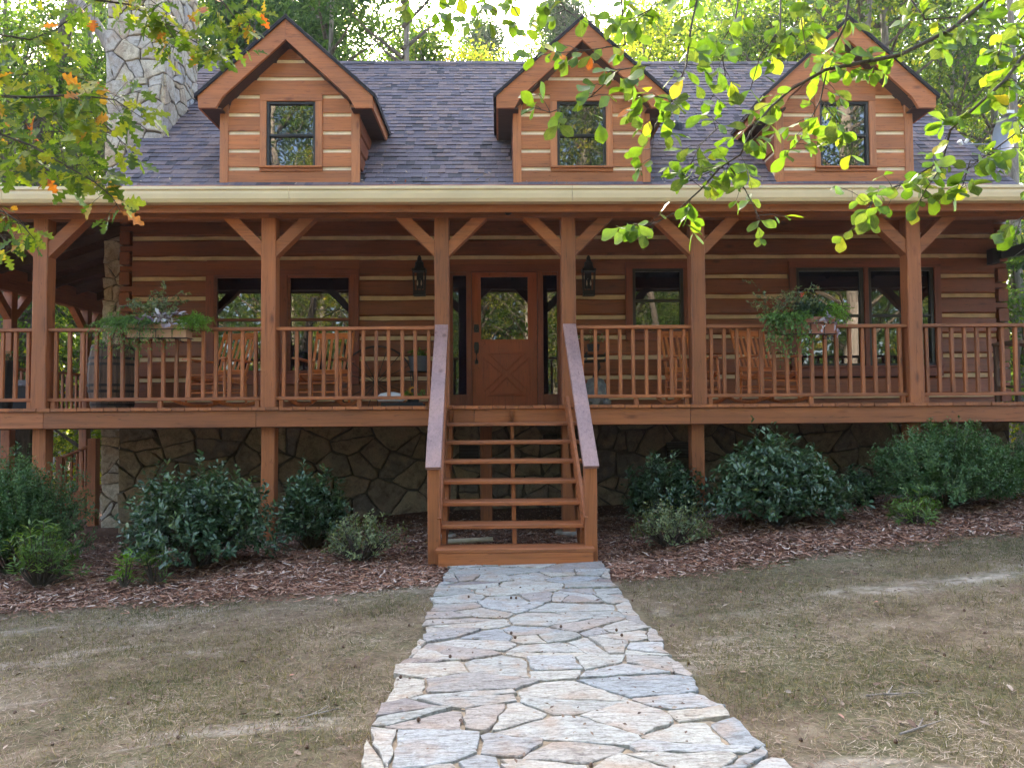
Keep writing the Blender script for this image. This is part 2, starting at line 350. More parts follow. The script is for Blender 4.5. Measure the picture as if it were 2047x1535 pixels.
def clip(poly, a, b, c):               # keep a*u+b*v<=c
    out = []
    for i in range(len(poly)):
        p = poly[i]; q = poly[(i+1) % len(poly)]
        dp = a*p[0]+b*p[1]-c; dq = a*q[0]+b*q[1]-c
        if dp <= 0: out.append(p)
        if dp*dq < 0:
            t = dp/(dp-dq); out.append((p[0]+(q[0]-p[0])*t, p[1]+(q[1]-p[1])*t))
    return out
def cells(u0, u1, v0, v1, du, dv, seed, bound=None):
    r = random.Random(seed); pts = []; nv = max(1, round((v1-v0)/dv)); 
    for j in range(nv):
        nu = max(1, round((u1-u0)/du*r.uniform(.72, 1.3))); off = r.uniform(0, .5)
        for i in range(nu):
            pts.append((u0+(i+.5+r.uniform(-.6, .6))*(u1-u0)/nu, v0+(j+.5+r.uniform(-.62, .62))*(v1-v0)/nv))
    res = []
    for i, p in enumerate(pts):
        poly = [(u0, v0), (u1, v0), (u1, v1), (u0, v1)]
        if bound: poly = bound(p) or poly
        for j, q in enumerate(pts):
            if i == j: continue
            dx = (q[0]-p[0])/du; dy = (q[1]-p[1])/dv
            if dx*dx+dy*dy > 12: continue
            a, b = dx/du, dy/dv
            poly = clip(poly, a, b, a*(p[0]+q[0])/2+b*(p[1]+q[1])/2)
            if len(poly) < 3: break
        if len(poly) >= 3: res.append(poly)
    return res
def split_cells(ps, r, p, amin=.03):
    out = []
    for q in ps:
        n = len(q); A = abs(sum(q[i][0]*q[(i+1) % n][1]-q[(i+1) % n][0]*q[i][1] for i in range(n)))/2
        if A > amin and r.random() < p:
            cx = sum(t[0] for t in q)/n; cy = sum(t[1] for t in q)/n; a = r.choice((0, 1.57))+r.gauss(0, .35); ca, sa = math.cos(a), math.sin(a); c = ca*cx+sa*cy+r.uniform(-.04, .04)
            for h in (clip(q, ca, sa, c), clip(q, -ca, -sa, -c)):
                if len(h) > 2: out.append(h)
        else: out.append(q)
    return out
def rough_poly(poly, gap, r, jag=.012, seg=.09):
    cx = sum(p[0] for p in poly)/len(poly); cy = sum(p[1] for p in poly)/len(poly)
    out = []
    for i in range(len(poly)):
        p = Vector(poly[i]); q = Vector(poly[(i+1) % len(poly)]); l = (q-p).length
        if l < .012: continue
        n = max(1, min(7, int(l/seg)))
        for k in range(n):
            t = k/n; a = p.lerp(q, t)
            if k == 0: a = p.lerp(q, .025 if r.random() < .85 else .13)
            nn = Vector((q.y-p.y, p.x-q.x)).normalized()
            a = a+nn*r.uniform(-jag, jag)
            v = a-Vector((cx, cy)); d = max(v.length, 1e-4)
            a = Vector((cx, cy))+v*max(.3, (d-gap)/d); out.append((a.x, a.y))
    return out
def stone(name, poly, fn, h, mat, parent, r, tilt=.012, bev=.014):
    """irregular slab: foot ring, shoulder ring, inset top ring, fan"""
    n = len(poly)
    if n < 3: return
    cx = sum(p[0] for p in poly)/n; cy = sum(p[1] for p in poly)/n
    ta, tb = r.uniform(-tilt, tilt), r.uniform(-tilt, tilt)
    def H(u, v, base): return base+(u-cx)*ta*4+(v-cy)*tb*4+r.uniform(-.0015, .0015)
    vs = [fn(u, v, -.02) for u, v in poly]+[fn(u, v, H(u, v, h-bev*.6)) for u, v in poly]
    inn = []
    for u, v in poly:
        d = math.hypot(u-cx, v-cy) or 1; k = max(.2, (d-bev)/d); inn.append((cx+(u-cx)*k, cy+(v-cy)*k))
    vs += [fn(u, v, H(u, v, h)) for u, v in inn]+[fn(cx, cy, h+r.uniform(0, .006))]
    fs = []
    for a in (0, n): fs += [(a+k, a+(k+1) % n, a+n+(k+1) % n, a+n+k) for k in range(n)]
    fs += [(2*n+k, 2*n+(k+1) % n, 3*n) for k in range(n)]
    m = MB(); m.add(vs, fs); c = fn(cx, cy, 0)
    return m.build(name, mat, parent, origin=c)
# path: bed of joint mortar with flagstones pressed into it
def path_l(y): return -.52+.018*math.sin(y*3.1)+.012*math.sin(y*7.3+1)+(.02 if y > 4 else -.01)
def path_r(y): return .895+.018*math.sin(y*2.7+2)+.012*math.sin(y*6.1)+max(0, 3.9-y)*.10
def pz(x, y): return gz(.25+(x-.25)*.9, y)+.012
m = MB(); vs = []; fs = []; ys = np.arange(.6, 6.98, .12); K = 12
for j, y in enumerate(ys):
    for i in range(K+1):
        x = path_l(y)-.03+(path_r(y)-path_l(y)+.06)*i/K; vs.append((x, y, pz(x, y)-(.03 if i in (0, K) else 0)))
for j in range(len(ys)-1):
    for i in range(K): a = j*(K+1)+i; fs.append((a, a+1, a+K+2, a+K+1))
m.add(vs, fs); path = m.build('path', PATHM, None, origin=(0, 0, 0)); setp(path, kind='structure', label='flagstone walkway leading straight to the wooden steps')
r = random.Random(11)
for poly in split_cells(cells(-.62, 1.12, .6, 6.93, .36, .25, 4), r, .42, .055):
    q = []
    for u, v in poly: q.append((max(path_l(v)+r.uniform(-.01, .02), min(path_r(v)+r.uniform(-.02, .03), u)), v))
    us = [p[0] for p in q]; vv = [p[1] for p in q]
    if max(us)-min(us) < .06 or max(vv)-min(vv) < .05: continue
    q = rough_poly(q, .0065, r, .009, .05)
    if len(q) > 2: stone('flagstone', q, lambda u, v, h: (u, v, pz(u, v)+h), r.uniform(.006, .018), FLAG, path, r, .007, .005)

# ------------------------------------------------------------------ the log cabin
H = thing('log_cabin', (1.0, 10.8, 0), 'log cabin with stained timber porch, three dormers and a fieldstone chimney', 'house', world=True)
D = EYE                                   # heights below are written relative to the eye
YW = 10.8; DECK = .07+D; XL, XR = -5.53, 7.55
PITCHZ = .2957; CH = [2.561+D-PITCHZ*k for k in range(-2, 9)]      # chinking centres from the top down
def WXp(px): return P(px, 620, YW).x
def WZp(py, px=1000): return P(px, py, YW).z
# openings (x0,x1,z0,z1) outer trim
def zavg(py, px): return P(px, py, YW-.05).z
OP = dict(wl=(PX(412, YW), PX(717.6, YW), zavg(768, 560), zavg(538, 560)),
          door=(PX(897, YW), PX(1124, YW), DECK, zavg(529, 1000)),
          wm=(PX(1252, YW), PX(1381, YW), zavg(680, 1310), zavg(524, 1310)),
          wr=(PX(1579.6, YW), PX(1882, YW), zavg(752, 1730), zavg(522, 1730)))
rows = []
top = 3.35+D
edges = [top]+[z for z in CH if z < top-.1]+[DECK-.25]
def spans(z0, z1):
    s = [(XL+.0, XR)]
    for (a, b, c, d) in OP.values():
        if c < z1-.02 and d > z0+.02:
            s = [t for (p, q) in s for t in ((p, min(q, a)), (max(p, b), q)) if t[1]-t[0] > .02]
    return s
for i in range(len(edges)-1):
    z1 = edges[i]-(.03 if i else 0); z0 = edges[i+1]+(.03 if i < len(edges)-2 else 0); zc = (z0+z1)/2
    for (a, b) in spans(z0+.04, z1-.04):
        m = MB(); a2 = a+.19 if a == XL else a; b2 = b-.19 if b == XR else b
        m.beam((a2, YW+.09, zc), (b2, YW+.09, zc), .18, z1-z0, c=.022, seg=max(2, int((b2-a2)/.3)), jit=.0065)
        if a == XL: m.beam((XL, YW+.105, zc), (a2+.001, YW+.105, zc), .165, (z1-z0)*.34, c=.01)
        if b == XR: m.beam((b2-.001, YW+.105, zc), (XR, YW+.105, zc), .165, (z1-z0)*.34, c=.01)
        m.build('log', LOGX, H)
for i in range(len(edges)-1):             # short log pieces left over above and below the openings
    z1 = edges[i]-(.03 if i else 0); z0 = edges[i+1]+(.03 if i < len(edges)-2 else 0)
    for (a, b, c_, d_) in OP.values():
        for (p, q) in ((max(z0, d_-.01), z1), (z0, min(z1, c_+.01))):
            if z0-.001 <= p < q <= z1+.001 and q-p > .015 and (d_ < z1-.02 and p >= d_-.011 and d_ > z0 or c_ > z0+.02 and q <= c_+.011 and c_ < z1):
                if p == z0 and q == z1: continue
                m = MB(); m.beam((a-.001, YW+.088, (p+q)/2), (b+.001, YW+.088, (p+q)/2), .172, q-p, c=.006, seg=4, jit=.001); m.build('log', LOGX, H)
for z in edges[1:-1]:
    for (a, b) in spans(z-.03, z+.03):
        m = MB(); a = max(a, XL+.17); b = min(b, XR-.17)
        n = max(1, int((b-a)/.5))
        for k in range(n): 
            m.box(a+(b-a)*k/n, a+(b-a)*(k+1)/n, YW+.045+rnd.uniform(-.004, .004), YW+.16, z-.034, z+.034)
        m.build('chinking', CHINK, H)
    for sx in (-1, 1):                    # ends of the side-wall logs, and those logs running back
        x0 = XL+.005 if sx < 0 else XR-.16; m = MB()
        m.beam((x0+.078, YW-.015, z), (x0+.078, YW+5.8, z), .145, .185, c=.012, seg=6, jit=.003); m.build('side_log', LOGY, H)
        m = MB(); xs = x0+.04; m.box(xs, xs+.08, YW+.19, YW+5.8, z+.09, z+.21); m.build('side_chinking', CHINK, H)
m = MB(); m.box(XL+.2, XR-.2, YW+.17, YW+.2, DECK-.2, top); m.build('inner_wall', BLACK, H)

def window(name, x0, x1, z0, z1, y, trim, frame, panes, par, tm=(TRX, TRZ), fm=DARKFR, meet=.5, sillp=.03, sash=True, lvl=1, tp=.022):
    """trim=(l,r,b,t) board widths; panes = list of (x0,x1) frame outer in x"""
    l, rr, b_, t_ = trim; m = MB()
    m.beam((x0, y, z1-t_/2), (x1, y, z1-t_/2), .05+tp, t_, c=.004)
    if lvl == 1:
        W = m.build(name, tm[0], par)
    else:
        W = par; m.build('window_trim', tm[0], par)
    m = MB(); m.beam((x0, y, z0+b_/2), (x1, y, z0+b_/2), .05+tp, b_, c=.004); m.build('window_trim', tm[0], W)
    m = MB(); m.beam((x0+l/2, y, z0+b_), (x0+l/2, y, z1-t_), l, .046+tp, up=(0,1,0), c=.004); m.build('window_trim', tm[1], W)
    m = MB(); m.beam((x1-rr/2, y, z0+b_), (x1-rr/2, y, z1-t_), rr, .046+tp, up=(0,1,0), c=.004); m.build('window_trim', tm[1], W)
    for k in range(len(panes)-1):
        a, b = panes[k][1], panes[k+1][0]
        m = MB(); m.beam(((a+b)/2, y, z0+b_), ((a+b)/2, y, z1-t_), b-a, .05+tp, up=(0,1,0), c=.004); m.build('mullion', tm[1], W)
    zz0, zz1 = z0+b_, z1-t_
    for (a, b) in panes:
        f = frame; m = MB(); yf = y+.012
        m.beam((a, yf, zz1-f/2), (b, yf, zz1-f/2), .05, f, c=.003); m.beam((a, yf, zz0+f*.6), (b, yf, zz0+f*.6), .055, f*1.2, c=.003)
        m.beam((a+f/2, yf+.001, zz0+f*1.2), (a+f/2, yf+.001, zz1-f), f, .05, up=(0,1,0), c=.003)
        m.beam((b-f/2, yf+.001, zz0+f*1.2), (b-f/2, yf+.001, zz1-f), f, .05, up=(0,1,0), c=.003)
        m.build('window_frame', fm, W)
        zm = zz0+(zz1-zz0)*meet
        if sash:
            m = MB(); m.beam((a+f, yf+.004, zm), (b-f, yf+.004, zm), .045, .035, c=.003); m.build('sash_rail', fm, W)
        for (p, q, dy) in ((zm+.0175, zz1-f, .012), (zz0+f*1.2, zm-.0175, .022)) if sash else ((zz0+f*1.2, zz1-f, .012),):
            m = MB(); m.box(a+f-.004, b-f+.004, yf+dy, yf+dy+.006, p-.004, q+.004); m.build('pane', GLASS, W)
    if sillp:
        m = MB(); m.beam((x0-.0, y-.035, z0+b_+.012), (x1+.0, y-.035, z0+b_+.012), .07, .028, c=.004); m.build('sill', tm[0], W)
    return W
YT = YW-.005
a, b, c, d = OP['wl']
window('left_window', a, b, c, d, YT, (.12, .12, .16, .085), .036, [(PX(428, YW), PX(556, YW)), (PX(575, YW), PX(702, YW))], H, fm=TRX, meet=(WZp(637)-(c+.16))/((d-.085)-(c+.16)))
a, b, c, d = OP['wm']
window('middle_window', a, b, c, d, YT, (.10, .10, .12, .09), .045, [(PX(1265.5, YW), PX(1367.5, YW))], H, meet=.5)
a, b, c, d = OP['wr']
window('right_window', a, b, c, d, YT, (.10, .10, .13, .09), .05, [(PX(1592.6, YW), PX(1728, YW)), (PX(1737, YW), PX(1868.6, YW))], H, meet=.52)
# door with sidelights
a, b, c, d = OP['door']; ZD = d
m = MB(); m.beam((a-.02, YT, d-.05), (b+.02, YT, d-.05), .08, .11, c=.004); dw = m.build('door_surround', TRX, H)
for xx in (PX(900, YW)-.05, PX(938, YW), PX(1080, YW), PX(1121, YW)):
    m = MB(); m.beam((xx, YT, DECK), (xx, YT, d-.105), .075, .085, up=(0,1,0), c=.004); m.build('jamb', TRZ, dw)
zs0, zs1 = P(910, 789, YW).z, P(910, 551, YW).z
for (p, q) in ((903, 935), (1084, 1117)):
    x0, x1 = PX(p, YW), PX(q, YW); m = MB()
    m.box(x0-.03, x1+.03, YT+.01, YT+.035, zs1, d-.1); m.box(x0-.03, x1+.03, YT+.01, YT+.04, DECK, zs0)
    m.box(x0-.03, x0+.02, YT+.008, YT+.035, zs0, zs1); m.box(x1-.02, x1+.03, YT+.008, YT+.035, zs0, zs1); m.build('sidelight', TRZ, dw)
    m = MB(); m.box(x0+.015, x1-.015, YT+.022, YT+.03, zs0, zs1); m.build('pane', GLASS, dw)
x0, x1 = PX(944, YW), PX(1074, YW); dz1 = P(1000, 539, YW).z; g0, g1 = PX(960.5, YW), PX(1057, YW); gz0, gz1 = P(1000, 680, YW).z, P(1000, 553, YW).z
m = MB(); yd = YT+.01
m.box(x0, g0, yd, yd+.04, DECK+.015, dz1); m.box(g1, x1, yd, yd+.04, DECK+.015, dz1); m.box(g0, g1, yd, yd+.04, gz1, dz1); m.box(g0, g1, yd+.006, yd+.04, DECK+.015, gz0)
door = m.build('door', DOOR, H)
m = MB(); m.box(g0, g1, yd+.016, yd+.022, gz0, gz1); m.build('pane', GLASS, door)
m = MB()
for (u0, v0, u1, v1) in ((g0, gz0, g1, gz0), (g0, gz1, g1, gz1)): m.beam((u0, yd-.002, v0), (u1, yd-.002, v1), .014, .02, c=.003)
for u in (g0, g1): m.beam((u, yd-.002, gz0), (u, yd-.002, gz1), .02, .014, up=(0,1,0), c=.003)
m.build('glazing_bead', DOOR, door)
px0, px1, pz0, pz1 = PX(966, YW), PX(1058, YW), P(1000, 790, YW).z, P(1000, 706, YW).z
cx, cz = (px0+px1)/2, (pz0+pz1)/2; t = .045
m = MB(); gy_ = yd-.004
def fr(poly):
    n = len(poly)
    for i in range(n):
        p, q = poly[i], poly[(i+1) % n]; m.beam((p[0], gy_-.006, p[1]), (q[0], gy_-.006, q[1]), .020, .020, up=(0,0,1), c=.004)
fr([(px0+.07, pz1), (px1-.07, pz1), (cx, cz+.04)]); fr([(px0+.07, pz0), (px1-.07, pz0), (cx, cz-.04)])
fr([(px0, pz0+.06), (px0, pz1-.06), (cx-.055, cz)]); fr([(px1, pz0+.06), (px1, pz1-.06), (cx+.055, cz)])
m.build('cross_moulding', DOOR, door)
m = MB()
for poly in ([(px0+.12, pz1-.022), (px1-.12, pz1-.022), (cx, cz+.085)], [(px0+.12, pz0+.022), (px1-.12, pz0+.022), (cx, cz-.085)]):
    m.prism(poly, lambda u, v, h: (u, yd-.004-h, v), 0, .010)
m.build('raised_panel', DOOR, door)
hx = PX(952.6, YW)
m = MB(); hz = P(950, 657, YW).z
m.prism([(hx-.035, hz-.055), (hx+.035, hz-.055), (hx+.04, hz), (hx+.032, hz+.06), (hx-.032, hz+.06), (hx-.04, hz)], lambda u, v, h: (u, yd-h, v), 0, .014)
m.lathe([(.02, 0), (.02, .02), (.012, .03)], (0, 0, 0), 10)
vs = m.v[-30:]; m.v[-30:] = [(hx+v[0], yd-.014-v[2], hz+v[1]) for v in vs]; m.build('deadbolt', BLACK, door)
m = MB(); hz1, hz0 = P(950, 684, YW).z, P(950, 727, YW).z
m.prism([(hx-.03, hz1-.16), (hx+.03, hz1-.16), (hx+.038, hz1-.06), (hx+.03, hz1), (hx-.03, hz1), (hx-.038, hz1-.06)], lambda u, v, h: (u, yd-h, v), 0, .012)
m.tube([(hx, yd-.012, hz1-.13), (hx, yd-.06, hz1-.17), (hx, yd-.065, hz0+.06), (hx, yd-.012, hz0+.025)], .011, 8)
m.box(hx-.026, hx+.026, yd-.02, yd, hz0-.005, hz0+.05); m.build('handle', BLACK, door)
m = MB(); m.box(a, b, YW-.1, YW+.02, DECK+.0, DECK+.022); m.build('threshold', TRX, dw)

# ---- stone foundation
gb = gz(0, 10.8)
FT = DECK-.26
m = MB(); m.box(XL, XR, YW+.08, YW+.35, gb-1.0, FT); m.box(XL, XL+.3, YW+.35, YW+6, gb-1.3, FT); m.box(XR-.3, XR, YW+.35, YW+6, gb-.8, FT)
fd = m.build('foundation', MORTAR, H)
r = random.Random(5)
def gfn(u, v, h): return (u, YW+.08-h, v)
VENT = [(PX(917, YW), PX(956, YW), P(935, 922, YW).z, P(935, 888, YW).z), (PX(1330, YW), PX(1388, YW), P(1360, 915, YW).z, P(1360, 884, YW).z), (PX(1084, YW), PX(1112, YW), P(1090, 888, YW).z, P(1090, 868, YW).z)]
for poly in split_cells(cells(XL, XR, gb-.62, FT, .40, .29, 9), r, .4, .07):
    cu = sum(p[0] for p in poly)/len(poly); cv = sum(p[1] for p in poly)/len(poly)
    if any(v[0]-.05 < cu < v[1]+.05 and v[2]-.05 < cv < v[3]+.05 for v in VENT): continue
    q = rough_poly(poly, .014, r, .012, .1)
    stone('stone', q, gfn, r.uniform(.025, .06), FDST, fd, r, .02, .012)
for (a, b, c, d) in VENT:
    m = MB(); m.box(a, b, YW-.0, YW+.1, c, d); n = 5
    for k in range(n): zz = c+(d-c)*(k+.5)/n; m.beam((a+.01, YW-.012, zz), (b-.01, YW-.012, zz), .03, .012, c=.002)
    m.build('foundation_vent', BLACK, H)

# ---- chimney
YC = 12.14; CX0, CX1, CY1 = -6.44, -5.53, 13.45
m = MB(); m.box(CX0, CX1, YC, CY1, gb-1.3, 10.6)
chm = m.build('chimney', plain('chimney_mortar', (.12, .095, .07), .95, nscale=20, namt=.3, bmp=.5), H)
for poly in split_cells(cells(CX0-.02, CX1+.02, D-1.9, 10.6, .30, .26, 21), r, .3, .05):
    stone('stone', rough_poly(poly, .008, r, .014, .1), lambda u, v, h: (u, YC-h, v), r.uniform(.02, .045), CHST, chm, r, .02, .015)
for poly in split_cells(cells(YC-.02, CY1, 4.0+D-.4, 10.6, .28, .25, 22), r, .3, .05):
    stone('stone', rough_poly(poly, .011, r, .012, .1), lambda u, v, h: (CX1+h, u, v), r.uniform(.02, .045), CHST, chm, r, .02, .015)

# ---- main roof
RB = (10.85, 3.335+D); RSL = .95; RR = (14.78, 3.335+D+.95*(14.78-10.85))
TH = math.atan(RSL); RX0, RX1 = -5.86, 7.78
def roof_z(y): return RB[1]+RSL*(y-RB[0])
m = MB()
nrm = Vector((0, -math.sin(TH), math.cos(TH)))
def rfn(u, s, h):                          # u along X, s up the slope, h off the surface
    return (u, RB[0]+s*math.cos(TH)-math.sin(TH)*h, RB[1]+s*math.sin(TH)+math.cos(TH)*h)
SLN = (RR[0]-RB[0])/math.cos(TH)
m.prism([(RX0, -.05), (RX1, -.05), (RX1, SLN), (RX0, SLN)], rfn, -.14, -.012)
yb = 2*RR[0]-RB[0]
m.add([(RX0, RR[0], RR[1]-.02), (RX1, RR[0], RR[1]-.02), (RX1, yb+.4, RB[1]-.4), (RX0, yb+.4, RB[1]-.4), (RX0, RR[0], RR[1]-.16), (RX1, RR[0], RR[1]-.16), (RX1, yb+.4, RB[1]-.55), (RX0, yb+.4, RB[1]-.55)],
      [(0,1,2,3),(7,6,5,4),(0,3,7,4),(2,1,5,6),(1,0,4,5),(3,2,6,7)])
roof = m.build('roof', plain('roof_underlay', (.03, .026, .03), .9), H)
# gable end walls under the roof
m = MB()
for xg in (XL+.05, XR-.15):
    m.prism([(YW+.2, RB[1]-.3), (yb-.1, RB[1]-.3), (RR[0], RR[1]-.3)], lambda u, v, h: (xg+h, u, v), 0, .1)
m.build('gable_wall', LOGX, H)
for xg in (RX0-.015, RX1+.015):
    m = MB(); a = rfn(xg, -.05, -.13); b = rfn(xg, SLN, -.13); m.beam(a, b, .035, .2, up=nrm, c=.004); m.build('barge_board', DLX, H)
# dormer data: centre x, front wall y
DY = 10.95
DC = []
for (pl, pr) in ((439.6, 719), (1026, 1300), (1550.5, 1826)):
    xl, xr = P(pl, 340, DY).x, P(pr, 340, DY).x; DC.append(((xl+xr)/2, (xr-xl)/2))
ZAP = 5.8+D; RK = .9
def in_dormer(x, s):
    y = RB[0]+s*math.cos(TH); z = RB[1]+s*math.sin(TH)
    for cx, hw in DC:
        if abs(x-cx) < hw-.03 and y > DY and z < ZAP-.2-abs(x-cx)*RK: return True
    return x < CX1+.02 and YC < y < CY1
EX = .145; tabs = []; r = random.Random(3)
nrow = int(SLN/EX)
for j in range(nrow+1):
    x = RX0-r.uniform(0, .3)
    while x < RX1:
        wd = r.choice((.08, .11, .14, .17, .22))*r.uniform(.9, 1.1); x0, x1 = max(x, RX0-.02), min(x+wd, RX1+.02); x += wd
        if x1-x0 < .03: continue
        if in_dormer((x0+x1)/2, (j+.5)*EX): continue
        tv = r.random()
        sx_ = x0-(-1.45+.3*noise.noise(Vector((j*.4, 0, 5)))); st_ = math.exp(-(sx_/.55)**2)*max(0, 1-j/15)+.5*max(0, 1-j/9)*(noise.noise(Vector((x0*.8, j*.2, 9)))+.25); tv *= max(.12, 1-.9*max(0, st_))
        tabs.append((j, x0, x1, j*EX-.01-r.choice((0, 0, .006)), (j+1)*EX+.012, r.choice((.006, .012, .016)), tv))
def shingle_geo(mb, t):
    j, x0, x1, s0, s1, h, tv = t; g = .0015
    vs = [rfn(x0+g, s0, -.008), rfn(x1-g, s0, -.008), rfn(x1-g, s1, -.008), rfn(x0+g, s1, -.008), rfn(x0+g, s0, h), rfn(x1-g, s0, h), rfn(x1-g, s1, .0), rfn(x0+g, s1, .0)]
    mb.add(vs, [(4,5,6,7),(0,1,5,4),(1,2,6,5),(3,0,4,7)], tv)
vis = sorted(tabs, key=lambda t: t[0]+.02*abs(t[1]-1))
big = [t for t in vis if -5.9 < t[1] < 7.6][:300]; bs = set(id(t) for t in big)
for t in big:
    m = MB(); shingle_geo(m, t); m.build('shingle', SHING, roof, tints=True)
m = MB()
for t in tabs:
    if id(t) not in bs: shingle_geo(m, t)
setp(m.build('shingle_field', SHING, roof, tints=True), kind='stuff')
m = MB(); x = RX0
while x < RX1:
    for sy in (-1, 1):
        n2 = Vector((0, sy*math.sin(TH), math.cos(TH))); d2 = Vector((0, sy*math.cos(TH), -math.sin(TH)))
        a = Vector((x, RR[0], RR[1]+.03)); b = a+Vector((.3, 0, .008)); m.add([a, b, b+d2*.15, a+d2*.15, a-n2*.02, b-n2*.02, b+d2*.15-n2*.02, a+d2*.15-n2*.02], [(0,1,2,3),(3,2,6,7),(0,3,7,4),(1,5,6,2)], r.random()*.6)
    x += .28
m.build('ridge_cap', SHING, roof, tints=True)

# ---- porch roof, gutter, beams
YE = 7.97; ZE_ = 2.40+D; SLP = (RB[1]-.02-ZE_)/(RB[0]-YE)
PXL, PXR = -8.35, 10.3
m = MB()
m.add([(PXL, YE, ZE_), (PXR, YE, ZE_), (PXR, RB[0], RB[1]-.02), (XL, RB[0], RB[1]-.02), (PXL, YE, ZE_-.05), (PXR, YE, ZE_-.05), (PXR, RB[0], RB[1]-.09), (XL, RB[0], RB[1]-.09)],
      [(0,1,2,3),(7,6,5,4),(0,4,5,1),(1,5,6,2),(2,6,7,3),(3,7,4,0)])
# side slope on the left and the right
yb2 = 16.6
m.add([(PXL, YE, ZE_), (XL, RB[0], RB[1]-.02), (XL, yb2, RB[1]-.02), (PXL, yb2, ZE_), (PXL, YE, ZE_-.05), (XL, RB[0], RB[1]-.09), (XL, yb2, RB[1]-.09), (PXL, yb2, ZE_-.05)],
      [(0,1,2,3),(7,6,5,4),(0,3,7,4),(2,6,7,3)])
pr_ = m.build('porch_roof', plain('porch_roof_skin', (.07, .055, .06), .85), H)
m = MB(); r = random.Random(8)
for j in range(21):
    s0 = j*.145; x = PXL+.9*s0*1.0
    while x < PXR:
        wd = r.choice((.12, .17, .22, .3)); y0 = YE+s0-.01; y1 = y0+.16; h = r.choice((.008, .014)); n_ = math.atan(SLP)
        f = lambda X, Y, hh: (X, Y, ZE_+(Y-YE)*SLP+hh)
        m.add([f(x, y0, 0), f(x+wd-.003, y0, 0), f(x+wd-.003, y1, 0), f(x, y1, 0), f(x, y0, h), f(x+wd-.003, y0, h), f(x+wd-.003, y1, .002), f(x, y1, .002)], [(4,5,6,7),(0,1,5,4),(1,2,6,5),(3,0,4,7)], r.random()*.55)
        x += wd
setp(m.build('porch_shingles', SHING, pr_, tints=True), kind='stuff')
# gutter, K profile
gz_t, gz_b = 2.431+D, 2.27+D; yg = 7.95
prof = [(yg+.1, gz_t-.005), (yg+.1, gz_b), (yg-.01, gz_b), (yg-.035, gz_b+.035), (yg-.045, gz_b+.085), (yg-.045, gz_t-.045), (yg-.062, gz_t-.03), (yg-.062, gz_t), (yg-.05, gz_t), (yg-.045, gz_t-.02), (yg-.03, gz_t-.035)]
m = MB(); xs = [PXL]+[PXL+3.05*k for k in range(1, 7)]+[PXR]
for k in range(len(xs)-1): m.prism(prof, lambda u, v, h: (h, u, v), xs[k]+(.0 if k else 0), xs[k+1]-.004)
m.build('gutter', GUT, H)
m = MB(); m.beam((PXL, yg+.13, 2.30+D), (PXR, yg+.13, 2.30+D), .035, .22, c=.004, seg=8); m.build('fascia', WX, H)
ZB0, ZB1 = P(1000, 437, 8.34).z, P(1000, 408, 8.34).z+.04
PYC = 8.39; PWD = .165
posts_px = [(-402, 1), (78, 1), (535.8, 1), (883, 1), (1137.7, 1), (1397, 1), (1831, 1), (2290, 1)]
PXS = [P(p, 650, PYC-.08).x for p, _ in posts_px]
joints = [PXL+.2, PXS[2]+.0, PXS[5], PXR-.4]
for k in range(3):
    m = MB(); m.beam((joints[k]+.002, PYC, (ZB0+ZB1)/2), (joints[k+1]-.002, PYC, (ZB0+ZB1)/2), .15, ZB1-ZB0, c=.008, seg=10, jit=.002); m.build('porch_beam', WX, H)
for i, x in enumerate(PXS):
    m = MB(); m.beam((x, PYC, DECK), (x, PYC, ZB0), PWD, PWD, up=(0,1,0), c=.009, seg=8, jit=.0025); m.build('post', WZ, H)
    gzz = gz(x, PYC); m = MB(); m.beam((x-.015, PYC+.05, gzz-.15), (x-.015, PYC+.05, DECK-.23), .15, .15, up=(0,1,0), c=.007, seg=4, jit=.002)
    m.build('support_post', WZ, H)
    if i: m = MB(); m.lathe([(.17, -.25), (.16, .03), (.14, .05)], (x-.015, PYC+.05, gzz), 9); m.build('footing', CONC, H)
    for s in (-1, 1):
        if (i == 0 and s < 0): continue
        a = Vector((x+s*(PWD/2-.03), PYC, ZB0-.40)); b = Vector((x+s*(PWD/2+.42), PYC, ZB0+.05))
        m = MB(); h = .075; L_ = .47
        poly = [(PWD/2-.002, -.43), (PWD/2+.43, -.001), (PWD/2+.255, -.001), (PWD/2-.002, -.255)]
        poly = [(s*u, v) for u, v in poly]
        if s < 0: poly = poly[::-1]
        m.prism(poly, lambda u, v, hh: (x+u, PYC+hh, ZB0+v), -.065, .065); m.build('brace', WX, H)
m = MB(); m.lathe([(.045, 0), (.05, -.02), (.042, -.05), (.02, -.07)], (P(1016, 425, 8.27).x, 8.26, P(1016, 418, 8.27).z), 14)
cam_dome = m.build('dome_camera', BLACK, None, smooth=True); setp(cam_dome, 'small black dome security camera under the porch beam', 'security camera')
# ceiling boards, rafters
n = 22
for k in range(n):
    y0 = YE+.15+(RB[0]-YE-.15)*k/n; y1 = YE+.15+(RB[0]-YE-.15)*(k+1)/n-.006; f = lambda Y: ZE_-.06+(Y-YE)*SLP
    xa = max(PXL+.02, PXL+(XL-PXL)*(y0-YE)/(RB[0]-YE))
    m = MB(); m.add([(xa, y0, f(y0)), (PXR, y0, f(y0)), (PXR, y1, f(y1)), (xa, y1, f(y1)), (xa, y0, f(y0)-.018), (PXR, y0, f(y0)-.018), (PXR, y1, f(y1)-.018), (xa, y1, f(y1)-.018)],
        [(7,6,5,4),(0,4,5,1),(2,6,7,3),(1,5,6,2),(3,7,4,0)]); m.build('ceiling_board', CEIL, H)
x = XL+.1
while x < PXR:
    f = lambda Y: ZE_-.14+(Y-YE)*SLP
    m = MB(); m.beam((x, YE+.2, f(YE+.2)), (x, RB[0]-.1, f(RB[0]-.1)), .05, .13, c=.004); m.build('rafter', CEIL, H); x += .81
